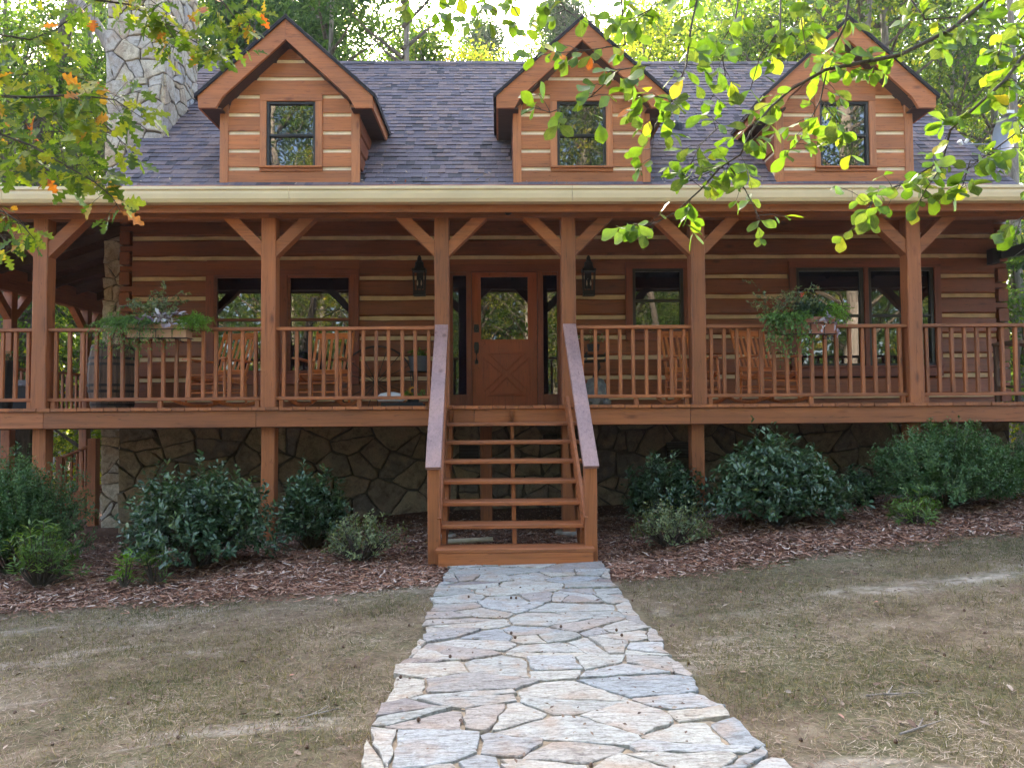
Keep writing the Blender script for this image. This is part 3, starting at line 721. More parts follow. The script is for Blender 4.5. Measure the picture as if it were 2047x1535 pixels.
n = 20; zf = lambda X: ZE_-.06+(X-PXL)*(RB[1]-.02-ZE_)/(XL-PXL)
for k in range(n):
    x0 = PXL+.1+(XL-PXL-.1)*k/n; x1 = PXL+.1+(XL-PXL-.1)*(k+1)/n-.006; ya = YE+(RB[0]-YE)*(x0-PXL)/(XL-PXL)
    m = MB(); m.add([(x0, ya, zf(x0)), (x1, ya, zf(x1)), (x1, yb2, zf(x1)), (x0, yb2, zf(x0)), (x0, ya, zf(x0)-.018), (x1, ya, zf(x1)-.018), (x1, yb2, zf(x1)-.018), (x0, yb2, zf(x0)-.018)],
        [(7,6,5,4),(0,4,5,1),(2,6,7,3),(1,5,6,2),(3,7,4,0)]); m.build('ceiling_board', CEIL, H)
y = 9.1
while y < yb2:
    xa = PXL+.25; xb = XL-.05
    if y < RB[0]: xb = PXL+(XL-PXL)*(y-YE)/(RB[0]-YE)
    m = MB(); m.beam((xa, y, zf(xa)-.09), (xb, y, zf(xb)-.09), .06, .15, c=.004); m.build('rafter', CEIL, H); y += .72
m = MB(); m.beam((PXL+.1, YE+.12, ZE_-.17), (XL, RB[0], RB[1]-.19), .06, .17, c=.004); m.build('hip_rafter', CEIL, H)
# side porch beam and posts
XS = -8.1; zb = 2.13+D
m = MB(); m.beam((XS, 8.0, zb+.09), (XS, yb2, zb+.09), .14, .38, c=.008, seg=8, jit=.002); m.build('porch_beam', WY, H)
for y in (12.35, 14.6, 16.4):
    m = MB(); m.beam((XS, y, DECK), (XS, y, zb-.1), .15, .15, up=(0,1,0), c=.008, seg=4, jit=.002); m.build('post', WZ, H)
    m = MB(); m.beam((XS, y, gz(XS, y)-.1), (XS, y, DECK-.04), .15, .15, up=(0,1,0), c=.008); m.build('support_post', WZ, H)
    for s in (-1, 1):
        poly = [(.073, -.46), (.53, -.001), (.36, -.001), (.073, -.29)]; poly = [(s*u, v) for u, v in poly]
        if s > 0: poly = poly[::-1]
        m = MB(); m.prism(poly, lambda u, v, hh: (XS+hh, y+u, zb-.1+v), -.06, .06); m.build('brace', WY, H)

# ---- deck
x = -8.3; bshare = {}; r = random.Random(2)
while x < PXR:
    x1 = x+.1415; ye = 16.5 if x1 < XL-.02 else YW+.05; yf = 8.185+r.uniform(-.006, .006); dz = r.uniform(-.0025, .0015)
    if CX0-.02 < x1 < XL and False: pass
    m = MB(); m.beam(((x+x1)/2, yf, DECK-.019+dz), ((x+x1)/2, ye, DECK-.019+dz), .1415, .036, c=.004); m.build('deck_board', WY, H); x += .1468
BJ = [-8.32, PX(87, 8.22, 840), PX(512, 8.22, 840), PX(948, 8.22, 840), PX(1380, 8.22, 840), 6.7, PXR]
zt, zbm = DECK-.042, -.152+D
for k in range(len(BJ)-1):
    m = MB(); m.beam((BJ[k]+.003, 8.232, (zt+zbm)/2), (BJ[k+1]-.003, 8.232, (zt+zbm)/2), .038, zt-zbm, c=.004, seg=4, jit=.0012); m.build('rim_board', WX, H)
m = MB()
x = -8.2
while x < PXR: m.box(x, x+.04, 8.26, YW-.02, zbm+.01, DECK-.045); x += .41
m.build('joists', CEIL, H)
m = MB(); m.beam((-8.3, PYC+.05, zbm-.0+.06), (PXR, PYC+.05, zbm+.06), .1, .15, c=.004); m.beam((-8.28, 8.3, (zt+zbm)/2), (-8.28, 16.5, (zt+zbm)/2), .04, zt-zbm, c=.004)
for yy in (11.5, 13.5, 15.5): m.beam((-8.25, yy, zbm+.1), (XL, yy, zbm+.1), .05, .16, c=.004)
m.build('girder', CEIL, H)
# ---- railings
ZR = .969+D
def railing(xa, xb, y=PYC-.005, inset=.012):
    m = MB(); m.beam((xa, y, ZR-.02), (xb, y, ZR-.02), .09, .038, c=.005, seg=5, jit=.0015); top_ = m.build('railing', WX, H)
    zb_ = DECK+.095
    m = MB(); m.beam((xa, y, zb_), (xb, y, zb_), .075, .038, c=.004, seg=5, jit=.0015); m.build('bottom_rail', WX, top_)
    n = round((xb-xa)/.1475)
    for k in range(n):
        x = xa+(xb-xa)*(k+.5)/n+rnd.uniform(-.005, .005); ln = rnd.uniform(-.006, .006)
        m = MB(); m.beam((x, y, zb_+.019), (x+ln, y, ZR-.039), .038, .038, up=(0,1,0), c=.004, seg=3, jit=.001); m.build('baluster', WZ, top_)
    for fx in (xa+.05, xa+(xb-xa)*.52, xb-.05):
        m = MB(); m.beam((fx, y, DECK), (fx, y, zb_-.019), .05, .05, up=(0,1,0), c=.004); m.build('rail_foot', WZ, top_)
hp = PWD/2
for (i, j) in ((0, 1), (1, 2), (2, 3), (4, 5), (5, 6), (6, 7)): railing(PXS[i]+hp, PXS[j]-hp)
# side porch railing seen through the bay on the left
m = MB(); m.beam((XS, 8.6, ZR-.2), (XS, 12.2, ZR-.2), .09, .038, c=.004); m.beam((XS, 12.45, ZR-.2), (XS, 16.3, ZR-.2), .09, .038, c=.004)
sr = m.build('side_railing', WY, H)
for k in range(52):
    y = 8.7+k*.147
    m = MB(); m.beam((XS, y, DECK), (XS, y, ZR-.22), .038, .038, up=(0,1,0), c=.004); m.build('baluster', WZ, sr)

# ---- front steps
NT = 7; RISE = .187; YS0 = 8.17; RUN = .203; ys = [8.10-RUN*k for k in range(7)]
sx0, sx1 = -.565, .80; zt_ = [DECK-RISE*(k+1) for k in range(7)]
m = MB()
for k in range(7):
    pass
base = gz(.1, 6.95)
def saw(x):
    poly = [(8.2, DECK-.05)]
    for k in range(7): poly += [(ys[k]+.13, (DECK if k == 0 else zt_[k-1])-.04 if k else DECK-.04), (ys[k]+.13, zt_[k]-.04)]
    poly += [(ys[6]-.02, zt_[6]-.04), (ys[6]-.02, base-.02), (ys[6]+.22, base-.02), (8.2, DECK-.42)]
    return poly
m.prism(saw(0), lambda u, v, h: (sx0+.01+h, u, v), 0, .04)
st = m.build('stairs', WY, H)
for xx in (.11, sx1-.05):
    m = MB(); m.prism(saw(0), lambda u, v, h: (xx+h, u, v), 0, .04); m.build('stringer', WY, st)
for k in range(7):
    w_ = .012*k
    m = MB(); m.beam((sx0-.0-w_*.3, ys[k], zt_[k]-.02), (sx1+.03+w_*.3, ys[k], zt_[k]-.02), .27, .038, c=.006, seg=4, jit=.0015); m.build('tread', WX, st)
m = MB(); m.beam((sx0, ys[6]-.115, zt_[6]-.115), (sx1+.04, ys[6]-.115, zt_[6]-.115), .036, .15, c=.004, seg=3); m.build('bottom_riser', WX, st)
YN = 6.93
for (xn, gx_) in ((PX(868, YN, 1000), -1), (PX(1180, YN, 1000), 1)):
    m = MB(); m.beam((xn, YN, base-.12), (xn, YN, P(1000, 934, YN).z-.01), .115, .115, up=(0,1,0), c=.007, seg=5, jit=.002); m.build('newel_post', WZ, st)
    xt = PXS[3] if gx_ < 0 else PXS[4]
    a = Vector((xt+gx_*-.0, 8.30, ZR-.0)); b = Vector((xn, YN-.10, P(1000, 938, YN).z+.02))
    m = MB(); m.beam(a, b, .145, .036, c=.005, seg=6, jit=.0015); m.build('handrail', HAND, st)
    xi = xn-gx_*.05; m = MB(); m.beam((xt-gx_*.045, 8.2, DECK+.02), (xi, YN, base+.36), .036, .2, c=.004, seg=3, jit=.001); m.build('skirt_board', WY, st)
for xx in (PX(972, 8.9, 900),):
    m = MB(); m.beam((xx, 8.85, gz(xx, 8.85)-.1), (xx, 8.85, DECK-.25), .14, .14, up=(0,1,0), c=.006); m.build('support_post', WZ, H)
pp = MB(); pp.tube([(PX(888, 7.9, 1090), 7.9, gz(0, 7.9)+.04), (PX(985, 8.0, 1090), 8.0, gz(0, 8)+.045)], .028, 10)
setp(pp.build('drain_pipe', PIPE, None), 'pale plastic drain pipe lying on the mulch beneath the steps', 'pipe')

# ---- dormers
for di, (cx, hw) in enumerate(DC):
    zb0 = RB[1]+.04; m = MB()
    # hollow shell: side walls back to the roof
    def side_poly(): return [(DY+.02, zb0-.2), (RB[0]+(4.72+D-RB[1])/RSL+.1, 4.72+D), (DY+.02, 4.72+D)]
    for sx in (-1, 1): m.prism(side_poly(), lambda u, v, h: (cx+sx*(hw-.05)+h, u, v), -.03, .02)
    m.prism([(cx-hw+.03, zb0-.1), (cx+hw-.03, zb0-.1), (cx+hw-.03, 4.7+D), (cx, ZAP-.36), (cx-hw+.03, 4.7+D)], lambda u, v, h: (u, DY+.06+h, v), 0, .03)
    dm = m.build('dormer', DCHINK, H)
    zc = [P(cx/DY*1480+999, py, DY).z for py in (123.5, 158, 194, 230, 266, 302, 337.5)]
    edg = [ZAP-.36]+zc+[zb0-.0]
    wx0, wx1 = {0: (520, 645), 1: (1100, 1224.5), 2: (1629, 1750)}[di]; wx0, wx1 = P(wx0, 270, DY).x, P(wx1, 270, DY).x
    wz1, wz0 = P(cx/DY*1480+999, 190.5, DY).z, P(cx/DY*1480+999, 343.5, DY).z
    for i in range(8):
        z1 = edg[i]-(.029 if i else 0); z0 = edg[i+1]+(.029 if i < 7 else 0)
        lim = lambda z: min(hw-.12, (ZAP-.34-z)/RK)
        segs = [(-lim(z0), lim(z0), -lim(z1), lim(z1))]
        if z1 > wz0+.03 and z0 < wz1-.03: 
            L0 = segs[0]; segs = [(L0[0], wx0-cx, L0[2], wx0-cx), (wx1-cx, L0[1], wx1-cx, L0[3])]
            if z0 < wz0-.02: segs = [(-lim(z0), lim(z0), -lim(z0), lim(z0))]; z1 = min(z1, wz0)
        for (a, b, a1, b1) in segs:
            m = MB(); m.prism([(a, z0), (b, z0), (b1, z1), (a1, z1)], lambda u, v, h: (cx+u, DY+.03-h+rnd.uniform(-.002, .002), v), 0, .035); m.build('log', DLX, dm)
        for sx in (-1, 1):
            if i > 2:
                yb_ = RB[0]+((z0+z1)/2-RB[1])/RSL+.05
                if yb_ > DY+.25: m = MB(); m.beam((cx+sx*(hw-.012), DY+.04, (z0+z1)/2), (cx+sx*(hw-.012), yb_, (z0+z1)/2), .04, z1-z0, c=.006); m.build('side_log', LOGY, dm)
    for i, z in enumerate(zc):
        lim = min(hw-.12, (ZAP-.36-z)/RK)
        segs = [(-lim, lim)] if not (wz0 < z < wz1) else [(-lim, wx0-cx), (wx1-cx, lim)]
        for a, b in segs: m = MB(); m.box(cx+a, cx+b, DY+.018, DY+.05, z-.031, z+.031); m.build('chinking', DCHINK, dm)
    for sx in (-1, 1):
        m = MB(); m.beam((cx+sx*(hw-.062), DY+.02, zb0-.03), (cx+sx*(hw-.062), DY+.02, 4.72+D), .125, .075, up=(0,1,0), c=.006, seg=3, jit=.001); m.build('corner_board', DLZ, dm)
    f0, f1 = {0: (533, 631), 1: (1113.6, 1211.5), 2: (1638.5, 1737)}[di]
    window('window', wx0, wx1, wz0, wz1, DY+.01, (P(f0, 270, DY).x-wx0, wx1-P(f1, 270, DY).x, .05, .1), .038, [(P(f0, 270, DY).x, P(f1, 270, DY).x)], dm, (DLX, DLZ), DARKFR, .5, .02, True, 2)
    yr = 10.70
    for sx in (-1, 1):
        poly = [(0, 0), (-1.275, -1.145), (-1.262, -1.35), (-1.01, -1.35), (-.915, -1.185), (0, -.335)]
        poly = [(sx*-u, v) for u, v in poly]
        if sx > 0: poly = poly[::-1]
        m = MB(); m.prism(poly, lambda u, v, h: (cx+u-sx*-.0015, yr+h, ZAP+v), 0, .05); m.build('rake_board', DLX, dm)
        yk = RB[0]+(ZAP-1.35-RB[1])/RSL
        m = MB(); m.beam((cx+sx*1.262, yr+.05, ZAP-1.25), (cx+sx*1.262, yk+.15, ZAP-1.25), .03, .2, c=.003); m.build('eave_board', DLX, dm)
        m = MB(); m.box(min(cx+sx*1.25, cx+sx*.95), max(cx+sx*1.25, cx+sx*.95), yr+.05, yk+.12, ZAP-1.345, ZAP-1.325)
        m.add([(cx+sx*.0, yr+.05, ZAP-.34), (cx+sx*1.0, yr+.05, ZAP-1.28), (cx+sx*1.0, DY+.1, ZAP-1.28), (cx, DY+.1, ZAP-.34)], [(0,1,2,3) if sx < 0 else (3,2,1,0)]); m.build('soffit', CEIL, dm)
        # roof plane of the dormer
        e0 = Vector((cx, 0, ZAP+.02)); e1 = Vector((cx+sx*1.315, 0, ZAP+.02-1.315*RK)); yq = RB[0]+(ZAP-RB[1])/RSL+.1; yq1 = RB[0]+(e1.z-RB[1])/RSL+.1; th = Vector((0, 0, -.05))
        A, B_, C_, D_ = Vector((e0.x, yr-.03, e0.z)), Vector((e1.x, yr-.03, e1.z)), Vector((e1.x, yq1, e1.z)), Vector((e0.x, yq, e0.z))
        m = MB(); m.add([A, B_, C_, D_, A+th, B_+th, C_+th, D_+th], [(0,1,2,3),(7,6,5,4),(0,4,5,1),(1,5,6,2)]); m.build('dormer_roof', plain('dormer_roof_edge', (.022, .02, .022), .9) if di+sx == -1 else bpy.data.materials['dormer_roof_edge'], dm)
        m = MB(); nn = 10; sn = Vector((sx*RK, 0, 1)).normalized()
        for j in range(nn):
            t0 = 1.315*(nn-j)/nn; t1 = 1.315*(nn-j-1)/nn-.02; y = yr-.03; ye_ = RB[0]+(ZAP-t1*RK-RB[1])/RSL
            while y < ye_:
                wd = r.choice((.12, .18, .24, .3)); f = lambda t, Y, h: Vector((cx+sx*t, Y, ZAP+.02-t*RK))+sn*h
                hh = r.choice((.009, .014))
                m.add([f(t0, y, 0), f(t0, y+wd-.003, 0), f(t1, y+wd-.003, .003), f(t1, y, .003), f(t0, y, hh), f(t0, y+wd-.003, hh)], [(4,5,2,3),(0,1,5,4),(0,4,3),(1,2,5)], r.random()*.7); y += wd
        setp(m.build('dormer_shingles', SHING, dm, tints=True), kind='stuff')
# vent pipe on the roof
vx = P(1348, 220, 12.6).x; 
m = MB(); yv = 12.45; m.lathe([(.04, -.15), (.04, .24), (.033, .245)], (vx, yv, roof_z(yv)), 12)
vp = m.build('vent_pipe', GREYM, roof); m = MB(); m.lathe([(.13, -.1), (.12, .02), (.06, .08), (.045, .09)], (vx, yv, roof_z(yv)-.0), 12); m.build('vent_flashing', BLACK, vp)
# ------------------------------------------------------------------ things on the porch
def rocking_chair(loc, rz, label):
    t = thing('rocking_chair', loc, label, 'rocking chair', 'wooden rocking chairs on the porch', rz)
    def legp(name, a, b, r0=.019, parent=t):
        a = Vector(a); b = Vector(b); pts = [a.lerp(b, k) for k in (0, .12, .2, .5, .8, .88, 1)]
        m = MB(); m.tube(pts, [r0*.7, r0*1.05, r0*.8, r0*1.15, r0*.85, r0*1.1, r0*.75], 8); return m.build(name, CHAIR, parent, smooth=True)
    for s in (-1, 1):
        legp('leg', (s*.29, -.27, .055), (s*.27, -.25, .60))
        legp('leg', (s*.25, .20, .055), (s*.25, .17, .42))
        p0 = (s*.245, .17, .38); p1 = (s*.25, .40, 1.0)
        m = MB(); m.tube([p0, Vector(p0).lerp(Vector(p1), .5), p1, Vector(p1)+Vector((0, .012, .035))], [.018, .02, .017, .006], 8); m.build('back_post', CHAIR, t, smooth=True)
        m = MB(); m.beam((s*.285, -.31, .615), (s*.262, .24, .60), .085, .022, c=.008, seg=3, jit=.002); m.build('armrest', CHAIR, t)
        m = MB(); pts = [(s*.29-.0*s, -.50+1.02*k/10, .028+.13*((k-4.6)/6.0)**2) for k in range(11)]
        for k in range(10): m.beam(pts[k], pts[k+1], .03, .042, c=.004)
        m.build('rocker', CHAIR, t)
        m = MB(); m.tube([(s*.28, -.26, .22), (s*.25, .19, .24)], .010, 6); m.tube([(s*.28, -.26, .33), (s*.25, .19, .31)], .010, 6); m.build('stretcher', CHAIR, t)
    m = MB(); m.tube([(-.28, -.26, .19), (.28, -.26, .19)], .011, 6); m.build('stretcher', CHAIRX, t)
    m = MB(); m.tube([(-.28, -.26, .30), (.28, -.26, .30)], .011, 6); m.build('stretcher', CHAIRX, t)
    m = MB(); m.tube([(-.25, .19, .2), (.25, .19, .2)], .010, 6); m.build('stretcher', CHAIRX, t)
    n = 9
    for k in range(n):
        y = -.27+.46*k/(n-1); z = .415-.055*math.sin(k/(n-1)*math.pi)-.02*k/(n-1)
        m = MB(); m.beam((-.275, y, z), (.275, y, z), .042, .014, c=.004); m.build('seat_slat', CHAIRX, t)
    for s in (-1, 1):
        m = MB()
        pts = [(s*.255, -.27+.46*k/6, .40-.055*math.sin(k/6*math.pi)-.02*k/6) for k in range(7)]
        for k in range(6): m.beam(pts[k], pts[k+1], .025, .045, c=.003)
        m.build('seat_rail', CHAIR, t)
    m = MB(); m.beam((-.25, .385, .955), (.25, .385, .955), .022, .085, up=(0, -.35, .93), c=.006, seg=2); m.build('top_rail', CHAIRX, t)
    m = MB(); m.beam((-.24, .205, .47), (.24, .205, .47), .02, .06, up=(0, -.35, .93), c=.006); m.build('lower_rail', CHAIRX, t)
    for k in range(6):
        x = -.19+.38*k/5; m = MB(); m.beam((x*.9, .20, .47), (x, .38, .93), .034, .012, up=(0, -1, .3), c=.003); m.build('back_slat', CHAIR, t)
    return t
CY = 9.55
rocking_chair((PX(440, CY), CY, DECK), -.32, 'wooden rocking chair nearest the barrel, turned towards the steps side')
rocking_chair((PX(651, CY), CY, DECK), -.10, 'wooden rocking chair facing the lawn just left of the wagon wheel')
rocking_chair((PX(1378, CY), CY, DECK), .10, 'wooden rocking chair half hidden behind a post under the middle window')
rocking_chair((PX(1530, CY), CY, DECK), .28, 'wooden rocking chair beneath the terracotta planter on the right')
# barrel
t = thing('barrel', (PX(226, 10.1), 10.1, DECK), 'dark weathered wooden barrel beside the corner of the log wall', 'barrel')
nst = 20
def br(z): return .255+.05*math.sin(z/.86*math.pi)
for k in range(nst):
    a0, a1 = 2*math.pi*k/nst+.012, 2*math.pi*(k+1)/nst-.012; m = MB(); vs = []
    for i in range(7):
        z = .86*i/6; R = br(z)
        vs += [(R*math.cos(a0), R*math.sin(a0), z), (R*math.cos(a1), R*math.sin(a1), z), ((R-.03)*math.cos(a1), (R-.03)*math.sin(a1), z), ((R-.03)*math.cos(a0), (R-.03)*math.sin(a0), z)]
    fs = [(0,3,2,1), (24,25,26,27)]
    for i in range(6): fs += [(i*4+q, i*4+(q+1) % 4, i*4+4+(q+1) % 4, i*4+4+q) for q in range(4)]
    m.add(vs, fs); m.build('stave', BARREL, t)
for z in (.04, .22, .30, .58, .66, .80):
    m = MB(); m.lathe([(br(z)+.004, z), (br(z+.035)+.004, z+.035), (br(z+.035)-.01, z+.035), (br(z)-.01, z)], n=24); m.build('hoop', ROPE, t)
m = MB(); m.lathe([(.235, .80), (.235, .82)], n=20); m.build('lid', BARREL, t)
# planters hanging on the rail
def planter(px0, px1, py0, py1, mat, label, ribbed):
    Y = 8.24; x0, x1 = PX(px0, Y, 660), PX(px1, Y, 660); z0, z1 = P((px0+px1)/2, py1, Y).z, P((px0+px1)/2, py0, Y).z
    cx = (x0+x1)/2; t = thing('planter_box', (cx, Y, z0), label, 'planter', 'planter boxes on the porch rail')
    hw = (x1-x0)/2; h = z1-z0; m = MB()
    for (ya, yb_) in ((-.085, -.07), (.07, .085)): m.box(-hw, hw, ya, yb_, 0, h)
    m.box(-hw, -hw+.015, -.07, .07, 0, h); m.box(hw-.015, hw, -.07, .07, 0, h); m.box(-hw+.015, hw-.015, -.07, .07, 0, .02)
    b = m.build('box', mat, t)
    m = MB(); m.box(-hw-.008, hw+.008, -.096, -.085, h-.03, h+.004); m.build('rim', mat, b)
    m = MB(); m.box(-hw+.015, hw-.015, -.07, .07, h-.05, h-.02); m.build('potting_soil', plain('potting_soil', (.03, .02, .014), .95), t)
    if ribbed:
        m = MB(); n = 40
        for k in range(n): x = -hw+.02+(2*hw-.04)*k/(n-1); m.box(x-.003, x+.003, -.09, -.085, .015, h-.05)
        m.build('ribs', mat, b)
    m = MB()
    for z in (-.008, h*.62): m.tube([(-hw-.01, .09, z), (-hw-.01, -.10, z), (hw+.01, -.10, z), (hw+.01, .09, z)], .005, 6)
    for x in (-hw*.55, 0, hw*.55): m.tube([(x, .1, h*.8), (x, .02, h+.02-.03), (x, -.10, h*.62), (x, -.10, -.008), (x, .1, -.008)] if False else [(x, -.10, h*.62), (x, -.102, -.008), (x, .09, -.008)], .0045, 6)
    for x in (-hw*.7, hw*.7): m.tube([(x, -.0, -.01), (x+.02, -.06, -.035), (x+.04, .0, -.05), (x, .09, -.04)], .006, 6)
    m.build('wire_bracket', BLACK, t)
    return t, cx, Y, z1
def foliage(parent, name, mat, pos, d, nrm, size, shape, rng, world=True, tint=None):
    V, F, T = leaves(pos, d, nrm, size, shape, rng.random(len(pos)) if tint is None else tint)
    o = Vector([float(a) for a in V.mean(0)]); me_ = npmesh(name, V-np.array(o), F, T, GREENS[mat])
    ob = bpy.data.objects.new(name, me_); C.objects.link(ob)
    if parent is not None: ob.parent = parent; ob.location = o-OFF[parent.name]
    else: ob.location = o
    OFF[ob.name] = o; return ob
def trailing(parent, name, mat, cx, cy, z, rx, up, down, ns, nl, size, shape, seed, droop=1.0):
    """many arching shoots starting on a small bed at (cx,cy,z) in world coordinates, given in the parent's local frame"""
    rng = np.random.default_rng(seed); P_, Dd, S_ = [], [], []; m = MB()
    for i in range(ns):
        a = rng.uniform(0, 2*math.pi); ux = rng.uniform(-rx*.6, rx*.6); L = rng.uniform(.5, 1)
        out = np.array([math.cos(a)*rx*.8, math.sin(a)*rx*.55-.04, 0]); pts = []
        hgt = up*L*rng.uniform(.3, 1); dr = down*L*rng.uniform(0, 1)*droop
        for k in range(nl):
            s = (k+1)/nl; p = np.array([cx+ux, cy, z])+out*s+np.array([0, 0, hgt*math.sin(min(1, s*1.3)*math.pi*.62)-dr*s**2.2]); pts.append(p)
        for k, p in enumerate(pts):
            dd = (pts[min(k+1, nl-1)]-pts[max(k-1, 0)]); dd = dd/(np.linalg.norm(dd)+1e-6)
            for q in range(2):
                P_.append(p); Dd.append(dd+rng.normal(size=3)*.75); S_.append(size*rng.uniform(.6, 1.2))
        if i % 3 == 0: m.tube([(cx+ux, cy, z)]+[tuple(p) for p in pts[::2]], .0018, 4)
    P_, Dd, S_ = map(np.array, (P_, Dd, S_)); nn = rv(rng, len(P_)); nn[:, 2] = abs(nn[:, 2])+.3
    f = foliage(parent, name, mat, P_, Dd, nn, S_, shape, rng); f['kind'] = 'stuff'
    o_ = m.build('stem', TWIG, f); o_['kind'] = 'stuff'; return f
t, cx, Y, zt2 = planter(262, 378, 650, 676, TANP, 'tan planter box on the left railing with trailing ferny plants', False)
h = zt2-float(t.location.z)
trailing(t, 'trailing_plant', 'fer', -.30, -.05, h, .34, .14, .52, 150, 12, .048, 'slim', 1)
trailing(t, 'tall_stems', 'nan', -.05, .02, h, .30, .50, -.05, 34, 12, .048, 'ell', 2)
trailing(t, 'bright_plant', 'lim', .38, -.02, h, .17, .17, .20, 130, 10, .04, 'slim', 3)
trailing(t, 'striped_plant', 'pur', .0, -.08, h+.02, .26, .16, .14, 8, 4, .085, 'ell', 4)
trailing(t, 'low_plant', 'nan', .0, -.1, h, .25, .05, .55, 9, 12, .035, 'ell', 5)
t, cx, Y, zt2 = planter(1565, 1662, 636, 668, TERRA, 'ribbed terracotta planter box on the right railing with red flowers', True)
h = zt2-float(t.location.z)
trailing(t, 'trailing_plant', 'fer', -.24, -.05, h, .24, .10, .62, 110, 13, .04, 'ell', 6)
trailing(t, 'tall_stems', 'nan', -.22, .02, h, .42, .45, -.05, 36, 12, .038, 'ell', 7)
trailing(t, 'bright_plant', 'lim', .27, -.02, h, .15, .20, .18, 130, 10, .026, 'ell', 8)
trailing(t, 'striped_plant', 'pur', .2, -.08, h, .22, .05, .38, 6, 4, .075, 'ell', 9)
f = trailing(t, 'dark_plant', 'cam', .05, .02, h, .17, .26, .0, 50, 8, .05, 'ell', 10)
m = MB(); rr = random.Random(4)
for k in range(6):
    p = Vector((rr.uniform(-.12, .16), rr.uniform(-.05, .04), h+rr.uniform(.2, .38)))
    for q in range(5):
        a = q*1.257; m.add([p, p+Vector((.012*math.cos(a-.4), -.004, .012*math.sin(a-.4))), p+Vector((.017*math.cos(a), -.01, .017*math.sin(a))), p+Vector((.012*math.cos(a+.4), -.004, .012*math.sin(a+.4)))], [(0,1,2,3)])
m.build('red_flowers', plain('red_petal', (.55, .03, .025), .5), t)
# lanterns
def lantern(px, label):
    Y = YW-.005; x = PX(px, Y, 560); z0 = P(px, 594, Y).z; z1 = P(px, 514, Y).z; Ht = z1-z0
    t = thing('wall_lantern', (x, Y, z0), label, 'lantern', 'wall lanterns beside the front door')
    m = MB(); m.box(-.05, .05, -.02, 0, .12, Ht*.8); m.tube([(0, -.01, Ht*.45), (0, -.07, Ht*.42)], .012, 6); m.build('back_plate', BLACK, t)
    yc = -.11; hb = Ht*.60; m = MB()
    for sx in (-1, 1):
        for sy in (-1, 1): m.beam((sx*.075, yc+sy*.06, .03), (sx*.088, yc+sy*.07, hb), .013, .013, up=(0,1,0), c=.002)
    m.box(-.085, .085, yc-.07, yc+.07, .0, .03); m.box(-.10, .10, yc-.085, yc+.085, hb, hb+.035)
    for z in (hb*.45,): m.beam((-.082, yc-.067, z*.0+.05), (.082, yc-.067, .05), .008, .05, c=.001)
    c_ = m.build('cage', BLACK, t)
    m = MB(); m.lathe([(.085, hb+.035), (.062, hb+.09), (.062, hb+.13), (.05, hb+.14), (.03, hb+.175), (.03, hb+.2), (.014, hb+.235), (.012, Ht-.02), (.0, Ht)], (0, yc, 0), 12); m.build('cap', BLACK, t)
    m = MB(); m.tube([(0, yc, Ht-.03), (0, yc+.05, Ht), (0, -.01, Ht*.78)], .007, 6); m.build('scroll_arm', BLACK, t)
    for sx in (-.028, .028):
        m = MB(); m.lathe([(.008, .03), (.008, hb*.42)], (sx, yc, 0), 8); cn = m.build('candle', BLACK, t)
        m = MB(); m.lathe([(.006, hb*.42), (.012, hb*.5), (.008, hb*.6), (.001, hb*.66)], (sx, yc, 0), 8); m.build('bulb', plain('bulb_glass', (.5, .38, .28), .2), cn)
lantern(840, 'black carriage lantern on the log wall left of the front door')
lantern(1175, 'black carriage lantern on the log wall right of the front door')
# wagon wheel
Yw = 10.62; wc = Vector((PX(752, Yw, 760), Yw, P(752, 765, Yw).z)); R = .53
t = thing('wagon_wheel', wc, 'rusty iron wagon wheel leaning against the log wall', 'wheel')
m = MB(); pts = [(R*math.cos(a), .10*math.sin(a)-.0, R*math.sin(a)) for a in np.linspace(0, 2*math.pi, 41)]
m.tube(pts, .013, 6, cap=False); m.build('rim', ROPE, t)
for k in range(16):
    a = 2*math.pi*k/16+.1; m = MB(); m.tube([(.03*math.cos(a), -.01, .03*math.sin(a)), (R*math.cos(a), .10*math.sin(a), R*math.sin(a))], .0055, 5); m.build('spoke', ROPE, t)
m = MB(); m.tube([(0, -.07, 0), (0, -.03, 0), (0, .02, 0), (0, .05, 0)], [.025, .045, .045, .03], 12); m.build('hub', ROPE, t)
# bucket on a stand
Yb = 10.3; xb = PX(837, Yb, 720)
t = thing('pot_stand', (xb, Yb, DECK), 'thin black metal stand holding a galvanised bucket', 'plant stand')
zt3 = P(837, 742, Yb).z-DECK
for k in range(3):
    a = k*2.094+.5; m = MB(); m.tube([(.16*math.cos(a), .16*math.sin(a), 0), (.12*math.cos(a), .12*math.sin(a), zt3*.5), (.15*math.cos(a), .15*math.sin(a), zt3)], .007, 6); m.build('leg', BLACK, t)
m = MB(); m.lathe([(.17, zt3-.01), (.17, zt3), (.155, zt3), (.155, zt3-.01)], n=20); m.build('ring', BLACK, t)
t = thing('bucket', (xb, Yb, DECK+zt3), 'dark galvanised bucket with a small green plant on a stand', 'bucket')
m = MB(); m.lathe([(.115, .0), (.145, .20), (.152, .205), (.14, .205), (.13, .17)], n=20); m.build('pail', plain('galvanised', (.10, .11, .12), .45, .6), t)
m = MB(); m.tube([(.15*math.cos(a), 0, .2-.0+.04*math.sin(a)*-1) for a in np.linspace(0, math.pi, 9)], .004, 5); m.build('handle', BLACK, t)
trailing(t, 'plant', 'rho', 0, 0, .18, .13, .16, .02, 22, 6, .045, 'ell', 14)
